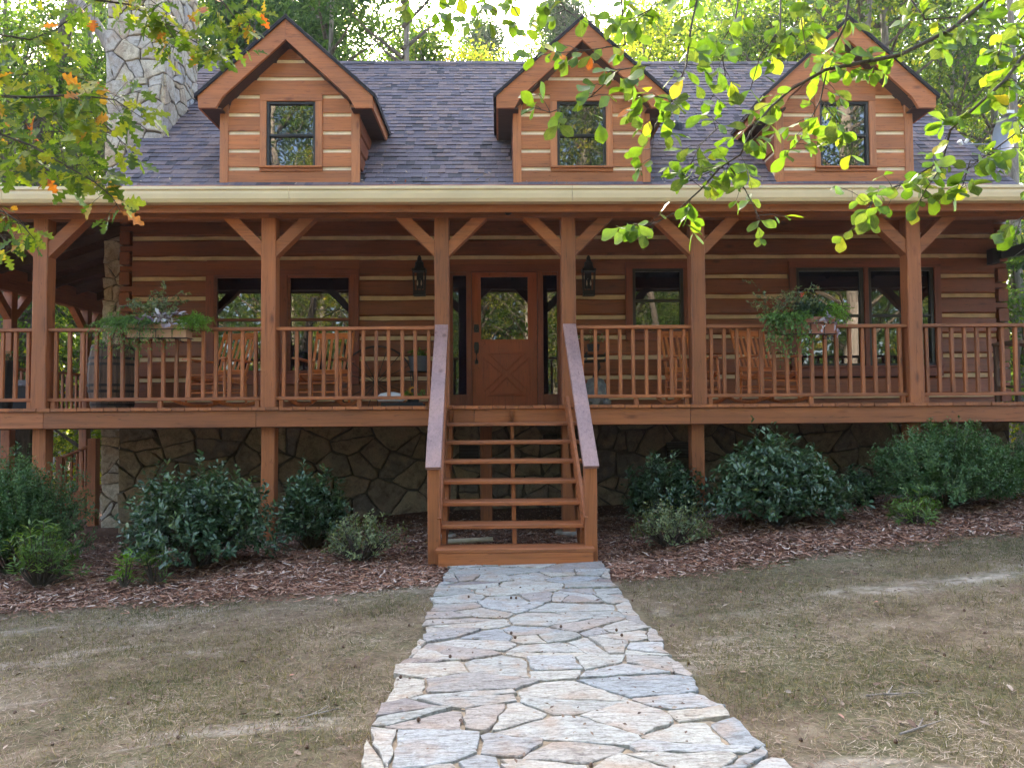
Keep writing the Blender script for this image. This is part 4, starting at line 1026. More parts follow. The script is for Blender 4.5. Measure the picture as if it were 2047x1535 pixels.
# white tub on a dark tray, sunflower pot
Yt = 9.0; x0, x1 = PX(757, Yt, 800), PX(806, Yt, 800)
t = thing('tray', ((x0+x1)/2+.1, Yt, DECK), 'low dark tray on the deck boards under the white cushion', 'tray')
m = MB(); m.box(-.2, .3, -.14, .14, 0, .035); m.box(-.2, .3, -.14, -.125, .035, .05); m.build('tray_body', DARKPOT, t)
m = MB(); m.lathe([(.03, 0), (.14, .0), (.165, .03), (.16, .065), (.12, .10), (.05, .115), (.0, .118)], (0, 0, 0), 18)
m.v = [(v[0]*1.05, v[1]*.7, v[2]) for v in m.v]
o = m.build('cushion', WHITEP, None, origin=(0, 0, 0), smooth=True); o.location = ((x0+x1)/2, Yt, DECK+.06); setp(o, 'rounded white seat cushion lying behind the railing below the wagon wheel', 'cushion')
Ysf = 9.1; t = thing('sunflower_pot', (PX(826, Ysf, 790), Ysf, DECK), 'small pot with a yellow sunflower beside the left newel of the steps', 'potted flower')
m = MB(); m.lathe([(.055, 0), (.075, .10), (.08, .105), (.066, .1)], n=14); m.build('pot', DARKPOT, t)
m = MB(); m.tube([(0, 0, .08), (.005, -.01, .14), (0, -.03, .195)], .004, 5); m.build('stem', GREENS['fer'], t)
m = MB(); zc_ = .195
for k in range(16):
    a = k*math.pi/8; m.add([(0, -.035, zc_), (.035*math.cos(a-.2), -.045, zc_+.035*math.sin(a-.2)), (.062*math.cos(a), -.042, zc_+.062*math.sin(a)), (.035*math.cos(a+.2), -.045, zc_+.035*math.sin(a+.2))], [(0,1,2,3)])
m.build('petals', plain('sunflower_petal', (.62, .30, .02), .5), t)
m = MB(); m.tube([(0, -.035, zc_), (0, -.055, zc_)], [.03, .024], 12); m.build('flower_centre', plain('flower_centre_m', (.03, .015, .01), .9), t)
trailing(t, 'foliage', 'rho', 0, 0, .1, .11, .12, .02, 14, 5, .05, 'ell', 15)
# plant stand and stone figure right of the door
Yp = 10.0; xs_ = PX(1190, Yp, 740)
t = thing('garden_ornament', (xs_-.0, Yp, DECK), 'grey mottled stone garden figure to the right of the door', 'ornament')
m = MB(); m.lathe([(.14, 0), (.17, .05), (.19, .14), (.17, .25), (.12, .31), (.10, .36), (.04, .38)], n=14)
rr = random.Random(6); m.v = [(v[0]*(1+rr.uniform(-.12, .12)), v[1]*(1+rr.uniform(-.12, .12)), v[2]) for v in m.v]; m.build('figure_body', STONEFIG, t)
for sx in (-1, 1):
    m = MB(); m.lathe([(.02, 0), (.06, .02), (.07, .06), (.03, .1)], (sx*.13, -.1, 0), 8); m.build('foot', STONEFIG, t)
t = thing('twig_stand', (xs_, Yp+.02, DECK+.38), 'dark stand of stacked twigs carrying a small potted plant', 'plant stand')
m = MB(); m.tube([(.0, 0, 0), (.05, 0, .14), (.02, 0, .22)], [.045, .03, .04], 8); m.build('trunk_post', ROPE, t)
for k in range(12):
    lv = k//3; z = .22+.036*lv; a = rr.uniform(-.15, .15); yy = -.1+.1*(k % 3); L = .15+.02*lv
    m = MB()
    if lv % 2 == 0: m.tube([(-L, yy-.02*a, z), (L, yy+.02, z+.01)], [.015, .012], 6)
    else: m.tube([(yy*1.3, -L*.8, z), (yy*1.3+.02, L*.8, z)], [.014, .012], 6)
    m.build('twig', STONEFIG if lv == 1 else ROPE, t)
t = thing('potted_plant', (xs_-.02, Yp+.02, DECK+.38+.36), 'small black pot with a sprig of leaves on the twig stand', 'potted plant')
m = MB(); m.lathe([(.07, 0), (.09, .09), (.095, .095), (.08, .09)], n=12); m.build('pot', DARKPOT, t)
trailing(t, 'foliage', 'nan', 0, 0, .09, .14, .22, .0, 14, 6, .04, 'ell', 16)
# right end of the porch
Yr = 9.6; t = thing('side_table', (PX(2040, Yr, 750), Yr, DECK), 'dark wooden side table at the right end of the porch', 'table')
m = MB(); m.box(-.22, .4, -.25, .25, .76, .80); m.build('tabletop', BARREL, t)
for sx in (-.18, .36):
    for sy in (-.2, .2): m = MB(); m.beam((sx, sy, 0), (sx, sy, .76), .05, .05, up=(0,1,0)); m.build('leg', BARREL, t)
m = MB(); m.box(-.18, .36, -.2, .2, .2, .225); m.build('shelf', BARREL, t)
for xk in (-.08, .08, .24): m = MB(); m.beam((xk, -.21, .225), (xk, -.21, .76), .03, .02, up=(0,1,0)); m.build('slat', BARREL, t)
Yq = 10.4; x_, z_ = PX(2020, Yq, 500), P(2020, 503, Yq).z
t = thing('wall_bracket', (x_, 10.68, z_), 'black metal bracket lamp on the right end of the log wall', 'wall lamp')
m = MB(); m.box(-.10, .0, -.05, .09, -.12, .10); m.build('base', BLACK, t)
m = MB(); m.prism([(-.02, -.06), (.5, .02), (.5, .22), (-.02, .06)], lambda u, v, h: (u, -.02+h, v), -.1, .03); m.build('arm_shade', BLACK, t)
m = MB(); m.tube([(.1, -.13, -.08), (.35, -.13, .10)], .006, 5); m.build('rod', GREYM, t)
# left side porch: grill and dark planter
t = thing('grill', (PX(45, 11.0, 780), 11.0, DECK), 'black covered grill standing on the left side porch', 'grill')
m = MB(); m.box(-.22, .22, -.2, .2, 0, .30); m.build('cabinet', BLACK, t)
m = MB(); m.prism([(-.22, 0), (.22, 0), (.22, .05), (.12, .14), (-.12, .14), (-.22, .05)], lambda u, v, h: (h, u, .3+v), -.24, .24); m.build('hood', BLACK, t)
m = MB(); m.tube([(-.15, -.25, .36), (.15, -.25, .36)], .012, 8); m.build('handle', GREYM, t)
t = thing('tall_planter', (PX(8, 10.4, 760), 10.4, DECK), 'tall dark tapered planter with a small green shrub at the left edge', 'planter')
m = MB(); m.lathe([(.10, .0), (.13, .30), (.19, .66), (.2, .68), (.17, .66)], n=16); m.build('pot', DARKPOT, t)
trailing(t, 'foliage', 'jun', 0, 0, .64, .2, .22, .03, 60, 7, .04, 'slim', 17)
# satellite dish
Yd = 11.6; base = Vector((P(1985, 335, Yd).x, Yd, roof_z(Yd)-.02)); dc = P(2016, 270, Yd-.25)
t = thing('satellite_dish', base, 'grey satellite dish on a pole at the right edge of the roof', 'satellite dish', world=True)
m = MB(); m.lathe([(.09, -.02), (.09, .02), (.03, .03)], tuple(base), 10); m.build('mount_plate', BLACK, t)
m = MB(); m.tube([base, base+Vector((.02, -.02, .22)), dc+Vector((.02, .06, -.1))], .024, 8); m.build('mast', BLACK, t)
m = MB(); nr = Vector((-.90, -.42, .12)).normalized(); q = nr.to_track_quat('Z', 'Y').to_matrix(); vs = []; rings = 6; nn_ = 28
for i in range(rings+1):
    rr_ = i/rings
    for k in range(nn_):
        a = 2*math.pi*k/nn_; vs.append(dc+q @ Vector((.21*rr_*math.cos(a), .33*rr_*math.sin(a), .07*rr_*rr_)))
fs = [(i*nn_+k, i*nn_+(k+1) % nn_, (i+1)*nn_+(k+1) % nn_, (i+1)*nn_+k) for i in range(rings) for k in range(nn_)]
off = len(vs); vs += [Vector(v)-nr*.012 for v in vs]; fs += [tuple(i+off for i in f[::-1]) for f in fs[:rings*nn_]]
fs += [(rings*nn_+k, off+rings*nn_+k, off+rings*nn_+(k+1) % nn_, rings*nn_+(k+1) % nn_) for k in range(nn_)]
m.add(vs, fs); m.build('reflector', GREYM, t, smooth=False)
lnb = P(1922, 290, Yd-.55); m = MB(); m.tube([base+Vector((.02, -.02, .2)), lnb], .012, 6); m.build('arm', GREYM, t)
m = MB(); m.tube([lnb, lnb+Vector((-.05, -.03, .05))], [.03, .035], 8); m.tube([lnb+Vector((.06, 0, .03)), lnb+Vector((.09, -.02, .08))], [.025, .028], 8); m.build('receiver', WHITEP, t)
m = MB(); a = dc+Vector((-.02, 0, .33)); m.box(a.x-.06, a.x+.1, a.y-.04, a.y+.04, a.z, a.z+.05); m.build('top_unit', WHITEP, t)
# side stairs at the far left
t = thing('side_steps', (PX(160, 12.6, 950), 12.6, gz(-7.3, 12.6)), 'small side staircase with railing going down at the left of the cabin', 'stairs', world=True)
xr_, xl_ = PX(187, 12.6, 950), PX(133, 12.6, 950); zg = gz(-7.3, 12.6); ztp = P(187, 888, 12.6).z; ztl = P(133, 912, 12.6).z
m = MB(); m.beam((xr_, 12.6, zg-.1), (xr_, 12.6, ztp+.1), .14, .14, up=(0,1,0)); m.build('newel_post', WZ, t)
m = MB(); m.beam((xl_-.1, 12.6, zg-.1), (xl_-.1, 12.6, ztl), .11, .11, up=(0,1,0)); m.build('newel_post', WZ, t)
m = MB(); m.beam((xl_-.1, 12.6, ztl-.03), (xr_, 12.6, ztp-.0), .09, .04); m.build('handrail', WX, t)
zb0_, zb1_ = P(133, 1010, 12.6).z, P(187, 975, 12.6).z
m = MB(); m.beam((xl_-.1, 12.6, zb0_), (xr_, 12.6, zb1_), .04, .16); m.build('stringer', WX, t)
for k in range(5):
    f = (k+1)/6; x = xl_-.1+(xr_-xl_+.1)*f; m = MB(); m.beam((x, 12.6, zb0_+(zb1_-zb0_)*f), (x, 12.6, ztl+(ztp-ztl)*f-.02), .035, .035, up=(0,1,0)); m.build('baluster', WZ, t)
for k in range(4):
    f = (k+.5)/4; x = xl_-.1+(xr_-xl_+.1)*f; z = zb0_-.02+(zb1_-zb0_)*f+.05; m = MB(); m.beam((x, 12.65, z), (x, 13.6, z), .2, .035); m.build('tread', WY, t)

# ------------------------------------------------------------------ bushes
def bush(name, label, cx, cy, rx, ry, hz, ns, nl, size, shape, mat, seed, group=None, stemcol=TWIG, z0=None, dens=.34, upright=.4):
    rng = np.random.default_rng(seed); g0 = gz(cx, cy) if z0 is None else z0
    t = thing(name, (cx, cy, g0), label, 'bush', group)
    P_, Dd, N_, S_, T_ = [], [], [], [], []; m = MB()
    lump = [(rng.uniform(0, 6.28), rng.uniform(.1, .9), rng.uniform(.10, .26)) for _ in range(9)]
    for i in range(ns):
        a = rng.uniform(0, 2*math.pi); v = rng.uniform(-.15, 1)**1 if rng.random() < .8 else rng.uniform(.3, 1)
        el = math.asin(max(-.2, min(1, v)))
        rad = 1.0+sum(am*math.cos(a*k+ph)*math.cos(el*2+ph) for k, (ph, _, am) in enumerate(lump[:5], 1))*.55
        rad *= rng.uniform(.72, 1.06) if rng.random() < .8 else rng.uniform(.35, .8)
        tip = np.array([math.cos(a)*math.cos(el)*rx*rad, math.sin(a)*math.cos(el)*ry*rad, max(.04, hz*(.30+.70*math.sin(el)*rad))])
        if rng.random() < .05: tip[2] += rng.uniform(.04, .14)
        root = np.array([tip[0]*.12, tip[1]*.12, 0]); mid = root*.4+tip*.6; mid[2] = tip[2]*(.45+.1*upright)
        pts = [root*(1-s)**2+2*mid*s*(1-s)+tip*s*s for s in np.linspace(0, 1, 9)]
        if i % max(1, ns//45) == 0: m.tube([tuple(p) for p in pts[::2]], [.010, .008, .006, .004, .002], 5)
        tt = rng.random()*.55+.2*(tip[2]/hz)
        for k in range(nl):
            s = 1-dens*rng.random()**1.3; p = root*(1-s)**2+2*mid*s*(1-s)+tip*s*s
            ax = (tip-mid); ax = ax/(np.linalg.norm(ax)+1e-6); o = rng.normal(size=3); o -= ax*o.dot(ax); o /= np.linalg.norm(o)+1e-6
            P_.append(p+o*.006+rng.normal(size=3)*size*.18); Dd.append(ax*rng.uniform(.2, 1.0)+o*.9); N_.append(ax*.8+np.array([0, 0, .7])+rng.normal(size=3)*.45)
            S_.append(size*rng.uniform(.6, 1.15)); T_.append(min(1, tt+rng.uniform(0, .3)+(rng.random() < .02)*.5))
    f = foliage(t, 'foliage', mat, np.array(P_), np.array(Dd), np.array(N_), np.array(S_), shape, rng, tint=np.array(T_)); f['kind'] = 'stuff'
    m.build('stems', stemcol, t, origin=(0, 0, 0)); return t
def bpx(name, label, x0, x1, ytop, ybot, Y, ns, nl, size, shape, mat, seed, ryf=.8, **k):
    xc = PX((x0+x1)/2, Y, 1000); rx = (PX(x1, Y, 1000)-PX(x0, Y, 1000))/2; g0 = gz(xc, Y); zt_b = P((x0+x1)/2, ytop, Y-.1).z
    return bush(name, label, xc, Y, rx, rx*ryf, max(.15, zt_b-g0), ns, nl, size, shape, mat, seed, **k)
bpx('evergreen_shrub', 'large dark fine-leaved evergreen shrub at the left edge of the photo', -90, 150, 912, 1130, 7.6, 1500, 28, .032, 'ell', 'jun', 31)
bpx('camellia_bush', 'broad glossy dark-leaved bush left of the steps in front of the second post', 258, 535, 942, 1135, 7.25, 620, 17, .066, 'ell', 'cam', 32)
bpx('camellia_bush', 'glossy dark-leaved bush just right of the second post, left of the steps', 552, 690, 940, 1088, 7.9, 330, 16, .064, 'ell', 'cam', 33)
bpx('sparse_shrub', 'small airy pale-leaved shrub close to the left side of the steps', 645, 800, 1025, 1120, 7.15, 170, 13, .036, 'ell', 'nan', 34)
bpx('young_rhododendron', 'yellow-green young shrub in front of the large evergreen at the left edge', 15, 150, 1035, 1150, 6.85, 60, 15, .085, 'slim', 'rho', 35)
bpx('seedling', 'tiny bright lime seedling in the mulch left of the broad glossy bush', 228, 272, 1102, 1145, 6.65, 12, 9, .085, 'slim', 'lim', 36)
bpx('seedling', 'small green sprout at the foot of the broad glossy bush', 283, 340, 1085, 1140, 6.75, 16, 10, .08, 'slim', 'rho', 37)
bpx('camellia_bush', 'dark glossy bush behind the airy shrub right of the steps', 1240, 1412, 912, 1015, 8.25, 340, 15, .058, 'ell', 'cam', 38)
bpx('sparse_shrub', 'small airy pale-leaved shrub close to the right side of the steps', 1252, 1425, 1004, 1095, 7.3, 190, 13, .036, 'ell', 'nan', 39)
bpx('camellia_bush', 'tall glossy bush with large oval leaves right of the front support post', 1422, 1690, 880, 1075, 7.5, 640, 17, .070, 'ell', 'cam', 40)
bpx('evergreen_shrub', 'large feathery evergreen shrub at the right end of the mulch bed', 1740, 2030, 850, 1030, 7.75, 1700, 28, .034, 'ell', 'jun', 41, ryf=.7)
bpx('evergreen_shrub', 'small dark bush cut by the right edge of the photo', 2000, 2160, 868, 1010, 8.1, 420, 22, .032, 'ell', 'jun', 42)
bpx('young_rhododendron', 'small yellow-green shrub in front of the feathery evergreen', 1770, 1885, 998, 1052, 7.15, 44, 14, .075, 'slim', 'rho', 43)
bpx('camellia_bush', 'low dark bush between the tall glossy bush and the evergreen', 1680, 1750, 940, 1020, 8.3, 120, 14, .062, 'ell', 'cam', 44)

# ------------------------------------------------------------------ mulch, grass, litter
rng = np.random.default_rng(99)
gzv = np.vectorize(gz); mev = np.vectorize(mulch_edge)
def scatter(name, n, x0, x1, y0, y1, keep, size, shape, mat, lift, pitch, zoff, ypow=1.0, tintf=None, label=None, kindx=True):
    x = rng.uniform(x0, x1, n*2); y = y0+(y1-y0)*rng.random(n*2)**ypow
    k = keep(x, y); x, y = x[k][:n], y[k][:n]; z = gzv(x, y)+zoff+rng.random(len(x))*lift
    pos = np.stack([x, y, z], 1); a = rng.uniform(0, 2*np.pi, len(x)); p = rng.uniform(*pitch, len(x))
    d = np.stack([np.cos(a)*np.cos(p), np.sin(a)*np.cos(p), np.sin(p)], 1); nr = np.stack([rng.normal(size=len(x))*.35, rng.normal(size=len(x))*.35, np.ones(len(x))], 1)
    if pitch[1] > 1: nr = rv(rng, len(x))
    T = rng.random(len(x)) if tintf is None else tintf(x, y)
    s = size[0]+(size[1]-size[0])*rng.random(len(x))
    V, F, TT = leaves(pos, d, nr, s, shape, T); me_ = npmesh(name, V, F, TT, mat); o = bpy.data.objects.new(name, me_); C.objects.link(o); setp(o, label, kind='stuff'); return o
onpath = lambda x, y: (x > -.50) & (x < .95) & (y < 6.95)
inbed = lambda x, y: (y > mev(x, y)+rng.normal(size=len(x))*.10) & ~onpath(x, y) if True else None
mev = np.vectorize(lambda x, y: mulch_edge(x))
scatter('bark_mulch', 95000, -6.5, 7.5, 5.7, 9.6, inbed, (.03, .08), 'chip', MULCHM, .025, (-.25, .3), .0, 1.15, label='reddish pine straw and bark mulch')
scatter('mulch_chips', 26000, -6.5, 7.5, 5.7, 10.6, inbed, (.015, .045), 'dia', MULCHM, .02, (-.35, .4), .002, label='loose bark chips')
def patch(x, y): return np.array([noise.noise(Vector((a*.9, b*1.3, 7)))+.5*noise.noise(Vector((a*3.1, b*3.1, 2))) for a, b in zip(x, y)])
lawn = lambda x, y: (y < mev(x, y)+rng.normal(size=len(x))*.12) & ~onpath(x, y)
def glawn(x, y): 
    k = lawn(x, y) & (np.array([sandf(a, b) for a, b in zip(x, y)]) < rng.random(len(x))*.7); p = np.zeros(len(x)); p[k] = patch(x[k], y[k]); return k & (p+rng.normal(size=len(x))*.22+.6*(x > 3)*(y > 5) > -.10)
def gt(x, y): 
    p = patch(x, y); right = np.clip((x-3)/2, 0, 1)*np.clip((y-5)/1, 0, 1)
    return np.clip(.66-.4*p-.46*right+rng.normal(size=len(x))*.2, 0, 1)
scatter('grass', 170000, -5.2, 5.8, 2.0, 7.0, glawn, (.015, .055), 'blade', GRASSM, .004, (.15, 1.45), -.004, 1.05, gt, 'short sparse dry grass')
scatter('dry_straw', 170000, -5.2, 5.8, 2.0, 7.0, lambda x, y: lawn(x, y) & (np.array([sandf(a, b) for a, b in zip(x, y)]) < rng.random(len(x))), (.02, .075), 'needle', tintmat('straw', [(0, (.075, .036, .022)), (.35, (.16, .09, .055)), (.7, (.28, .205, .135)), (1, (.48, .39, .29))], .85), .014, (-.1, .2), .003, 1.05, lambda x, y: np.clip(.5+.5*patch(x+9, y+4)+rng.normal(size=len(x))*.24, 0, 1), label='fallen pine needles on the lawn')
scatter('leaf_litter', 2400, -5.2, 6.5, 2.0, 8.6, lambda x, y: np.ones(len(x), bool) & ~((x > -.5) & (x < .95) & (rng.random(len(x)) < .8)), (.018, .05), 'ell', LITTER, .01, (-.3, .4), .008, label='small fallen leaves')
n = 160; x = rng.uniform(RX0+.3, RX1-.3, n); s_ = np.abs(rng.normal(size=n))*.25; s_[::5] = rng.uniform(0, 4.5, len(s_[::5]))
pts = np.array([rfn(a, b, .02) for a, b in zip(x, s_) ]); kk = np.array([not in_dormer(a, b) for a, b in zip(x, s_)]); pts = pts[kk]
dd = rv(rng, len(pts)); nn = np.tile(np.array(nrm), (len(pts), 1))+rng.normal(size=(len(pts), 3))*.3; dd -= nn*(dd*nn).sum(1, keepdims=True)*.8
V, F, TT = leaves(pts, dd, nn, .03+.05*rng.random(len(pts)), 'ell', .5+.5*rng.random(len(pts)))
o = bpy.data.objects.new('roof_litter', npmesh('roof_litter', V, F, TT, LITTER)); C.objects.link(o); setp(o, 'dead leaves caught on the roof above the gutter', kind='stuff')
def rngpath(x, y): return onpath(x, y)
scatter('path_debris', 500, -.5, .95, 2.0, 6.9, rngpath, (.008, .03), 'dia', LITTER, .004, (-.3, .4), .035, label='crumbs of leaf and bark on the flagstones')
m = MB(); rr = random.Random(12)
for k in range(70):
    x, y = rr.uniform(-3.5, 4), rr.uniform(2.4, 5.5)
    z = (pz(x, y)+.022) if -.5 < x < .93 else gz(x, y)+.006
    m.lathe([(.002, -.008), (.008, -.004), (.009, .004), (.004, .011)], (x, y, z), 6)
o = m.build('acorns', plain('acorn_brown', (.10, .05, .025), .5), None); setp(o, 'scattered brown acorns on the lawn and path', kind='stuff')
for (px, py, L, a) in ((590, 1440, .20, .5), (1730, 1420, .26, -.12), (1800, 1505, .25, .35)):
    # a few fallen twigs
    d = CM.to_3x3() @ Vector(((px-1023.5)/FPX, -(py-767.5)/FPX, -1)); k = -1.33/d.z; x, y = d.x*k, d.y*k
    m = MB(); pts = [(x+L*s*math.cos(a)+rr.uniform(-.01, .01), y+L*s*math.sin(a)+rr.uniform(-.01, .01), gz(x+L*s*math.cos(a), y+L*s*math.sin(a))+.014) for s in (0, .35, .7, 1)]
    m.tube(pts, [.005, .0042, .003, .0015], 6); m.tube([pts[1], (pts[1][0]+.06, pts[1][1]+.07, pts[1][2]+.01)], [.004, .002], 5)
    lab = {590: 'bent grey twig on the lawn at the lower left', 1320: 'short twig lying by the right border of the flagstones', 1730: 'straight pale twig on the lawn right of the walkway', 160: 'long thin twig near the left edge of the lawn', 1800: 'forked twig at the lower right of the lawn'}[px]
    o = m.build('twig', BARKP, None); setp(o, lab, 'twig')
# ------------------------------------------------------------------ forest
def crown_mesh(seed, mat, H, base, R, ncl, nper, leaf, pine=False):
    rng = np.random.default_rng(seed); P_, S_ = [], []; cl = []; m = MB()
    for i in range(ncl):
        h = base+(H-base)*rng.random()**.85; f = (h-base)/(H-base)
        rmax = R*(math.sin(math.pi*min(.97, .12+.85*f))**.7) if not pine else R*(1.02-f)**.8
        a = rng.uniform(0, 6.283); r = rmax*math.sqrt(rng.uniform(.04, 1)); c = np.array([r*math.cos(a), r*math.sin(a), h]); cl.append(c)
        if i % 3 == 0:
            zb = max(1.0, h-r*.75-.3); m.tube([(0, 0, zb), (c[0]*.5+rng.normal()*.15, c[1]*.5+rng.normal()*.15, (zb+h)/2-.05), tuple(c)], [.045+.02*(1-f), .028, .008], 5, cap=False)
    cl = np.array(cl); k = rng.integers(0, ncl, ncl*nper); sp = R*.115
    sig = np.array([1, 1, .42 if pine else .62])*sp*(1.15 if pine else 1)
    pos = cl[k]+rng.normal(size=(len(k), 3))*sig
    d = rv(rng, len(k)); d[:, 2] -= .35; n = rv(rng, len(k)); n[:, 2] = abs(n[:, 2])+.2
    ct = rng.random(ncl)*.75; T = np.clip(ct[k]+rng.normal(size=len(k))*.16, 0, 1)
    V, F, TT = leaves(pos, d, n, leaf*(.6+.7*rng.random(len(k))), 'slim' if pine else 'dia', T)
    return npmesh('crown_leaves', V, F, TT, GREENS[mat]), m
PROT = {}
def proto(key, *a, **k):
    me_, m = crown_mesh(*a, **k)
    lm = bpy.data.meshes.new('limbs'); lm.from_pydata(m.v, [], m.f); lm.materials.append(BARK); PROT[key] = (me_, lm)
proto('for', 1, 'for', 14, 3.2, 3.3, 175, 95, .13); proto('for2', 2, 'for', 14, 1.6, 3.0, 170, 95, .13)
proto('yel', 3, 'yel', 14, 2.8, 3.2, 170, 95, .13); proto('pin', 4, 'pin', 16, 4.5, 3.0, 210, 110, .24, pine=True)
proto('tallpin', 7, 'pin', 17, 11.2, 2.6, 60, 110, .24, pine=True); proto('talldec', 8, 'for', 17, 10.2, 3.0, 80, 90, .15)
proto('low', 5, 'yel', 5.2, .3, 2.1, 90, 110, .13); proto('low2', 6, 'for', 5.0, .2, 2.1, 90, 110, .13)
def trunk_mesh(seed, H, r0, lean=.02):
    rr = random.Random(seed); pts = []; rad = []; x = y = 0
    for i in range(11):
        s = i/10; pts.append((x, y, H*s)); rad.append(r0*(1-.8*s)*(1+.35*math.exp(-s*22))); x += rr.uniform(-1, 1)*lean*H/10; y += rr.uniform(-1, 1)*lean*H/10
    m = MB(); m.tube(pts, rad, 10, cap=False); me_ = bpy.data.meshes.new('trunk'); me_.from_pydata(m.v, [], m.f); me_.shade_smooth(); return me_
TM = [trunk_mesh(i, 14, .17+.04*(i % 3), .12 if i % 2 else .05) for i in range(4)]
def tree(key, x, y, s, label, group='trees of the forest behind the cabin', tr=None, rz=None, bark_=BARK, cat='tree', name=None, sz=1):
    t = thing(name or ('pine_tree' if 'pin' in key else 'broadleaf_tree'), (x, y, gz(x, y)-.1), label, cat, group, rz if rz is not None else rnd.uniform(0, 6.28))
    tm = TM[rnd.randrange(4)] if tr is None else tr
    if not tm.materials: tm.materials.append(bark_)
    tk = bpy.data.objects.new('trunk', tm); C.objects.link(tk); tk.parent = t; tk.scale = (s, s, s)
    cr, lm = PROT[key]; c = bpy.data.objects.new('crown', cr); C.objects.link(c); c.parent = t; c.scale = (s, s, s*sz); c['kind'] = 'stuff'
    l = bpy.data.objects.new('limbs', lm); C.objects.link(l); l.parent = t; l.scale = (s, s, s*sz); return t
rr = random.Random(77)
LB = {'for': 'green broadleaf tree of the backlit forest behind the cabin', 'for2': 'dense green tree of the backlit forest behind the cabin', 'yel': 'yellow-green autumn tree of the backlit forest behind the cabin', 'pin': 'dark green pine rising from the forest behind the cabin', 'talldec': 'tall high-crowned tree in the forest behind the cabin'}
# named trees whose trunks can be told apart
def at(px, Y): return PX(px, Y, 60)
SP = [('tallpin', 805, 17.2, 1, 'tall straight pine trunk rising between the left and middle dormers'), ('tallpin', 651, 18.5, 1, 'slim pine trunk showing just right of the left dormer'),
      ('tallpin', 497, 19.3, 1, 'slender pine trunk above the left slope of the left dormer'), ('talldec', 1722, 17.6, 1, 'grey trunk behind the peak of the right dormer'),
      ('talldec', 1762, 18.2, 1, 'forked grey trunk to the right of the right dormer peak'), ('yel', 985, 25, .95, 'yellow autumn tree left of the middle dormer peak')]
for key, px, Y, s, lab in SP: tree(key, at(px, Y), Y, s, lab, group=None, tr=TM[0] if 'pin' in key else None, bark_=BARKP)
grid = []
for row, (Y, n, x0, x1) in enumerate(((21, 9, -19, 19), (27, 11, -23, 23), (34, 12, -29, 29), (45, 12, -38, 38))):
    for k in range(n):
        x = x0+(x1-x0)*(k+rr.uniform(.15, .85))/n; y = Y+rr.uniform(-2.5, 2.5)
        u = 999+x/y*1480
        key = rr.choice(('for', 'for2', 'yel', 'yel', 'pin') if not 330 < u < 800 else ('pin', 'pin', 'for', 'for2'))
        if row == 0 and (-15.5 < x < -8.5 or 9.5 < x < 15): continue
        if row > 0 and (-25 < x < -6 or 9 < x < 24): key = 'talldec'
        hmax = 1.5+.655*y; s = min(2.1, hmax/(15.5 if key != 'pin' else 17)*rr.uniform(.86, 1.02))
        side = 'left of the chimney' if u < 420 else ('right of the roof' if u > 1850 else ('above the ridge left of the middle dormer' if u < 1100 else 'above the ridge, right of the middle dormer'))
        tree(key, x, y, s, LB[key].replace('of the backlit forest behind the cabin', '').replace('rising from the forest behind the cabin', '').replace('in the forest behind the cabin', '').strip()+' '+side)
# undergrowth to the left and right, seen past the corners of the house
for (x, y, s, key) in ((-13, 19, 1, 'low'), (-16.5, 21, 1.1, 'low2'), (-10.8, 22, 1, 'low'), (-14, 25, 1.3, 'low'), (-19, 26, 1.3, 'low2'), (-9, 27, 1.2, 'low'), (13.5, 19, 1.1, 'low2'), (17, 21, 1.2, 'low'), (12, 24, 1.2, 'low'), (20, 26, 1.3, 'low2'), (-22, 30, 1.5, 'low'), (-12.5, 32, 1.5, 'low2')):
    tree(key, x, y, s, ('yellow-green' if key == 'low' else 'green')+' leafy young tree low in the woods '+('left' if x < 0 else 'right')+' of the cabin', group='young trees in the understorey', name='young_tree')
for (px, Y, r0, lab) in ((12, 17.5, .22, 'thick dark trunk at the left edge seen under the porch roof'), (172, 19, .17, 'grey trunk seen between the balusters behind the barrel')):
    tm = trunk_mesh(px, 15, r0, .03); tree('for', PX(px, Y, 700), Y, .85, lab, group=None, tr=tm)
# curved limb tree at the upper left
t = thing('leaning_tree', (-11.5, 18, gz(-11.5, 18)), 'grey tree with a thick curved limb bending towards the chimney', 'tree', world=True)
m = MB(); pp_ = [Vector((-11.5, 18, gz(-11.5, 18)-.2))]+[P(px, py, 18) for px, py in ((60, 480), (90, 250), (130, 60), (170, -60))]
m.tube(pp_, [.3, .24, .2, .16, .12], 10); m.build('trunk', BARK, t, smooth=True)
m = MB(); m.tube([P(px, py, 17.2) for px, py in ((100, -60), (150, 0), (185, 40), (208, 75), (222, 110), (245, 140))], [.17, .15, .13, .12, .1, .08], 10); m.build('limb', BARKP, t, smooth=True)
# far wood
rng2 = np.random.default_rng(5); n = 170000
x = rng2.uniform(-90, 90, n); y = 62+rng2.uniform(-7, 12, n); top = 1.5+.43*y+2.5*np.sin(x*.35)+2*np.sin(x*.9+1); z = -4+(top+4)*rng2.random(n)**.9
cl = np.array([noise.noise(Vector((a*.22, b*.2, c*.22))) for a, b, c in zip(x, y, z)]); k = cl > -.1
pos = np.stack([x, y, z], 1)[k]; T = np.clip(.45+cl[k]*.9+rng2.normal(size=k.sum())*.15, 0, 1)
V, F, TT = leaves(pos, rv(rng2, len(pos)), rv(rng2, len(pos)), .55+.5*rng2.random(len(pos)), 'dia', T)
o = bpy.data.objects.new('far_woods', npmesh('far_woods', V, F, TT, GREENS['for'])); C.objects.link(o); setp(o, 'distant woods closing the view behind the trees', kind='stuff')
n = 60000; x = rng2.uniform(-60, 60, n); y = -36-rng2.uniform(0, 9, n)-.004*x*x; z = -2+17*rng2.random(n)**.8+2*np.sin(x*.5)
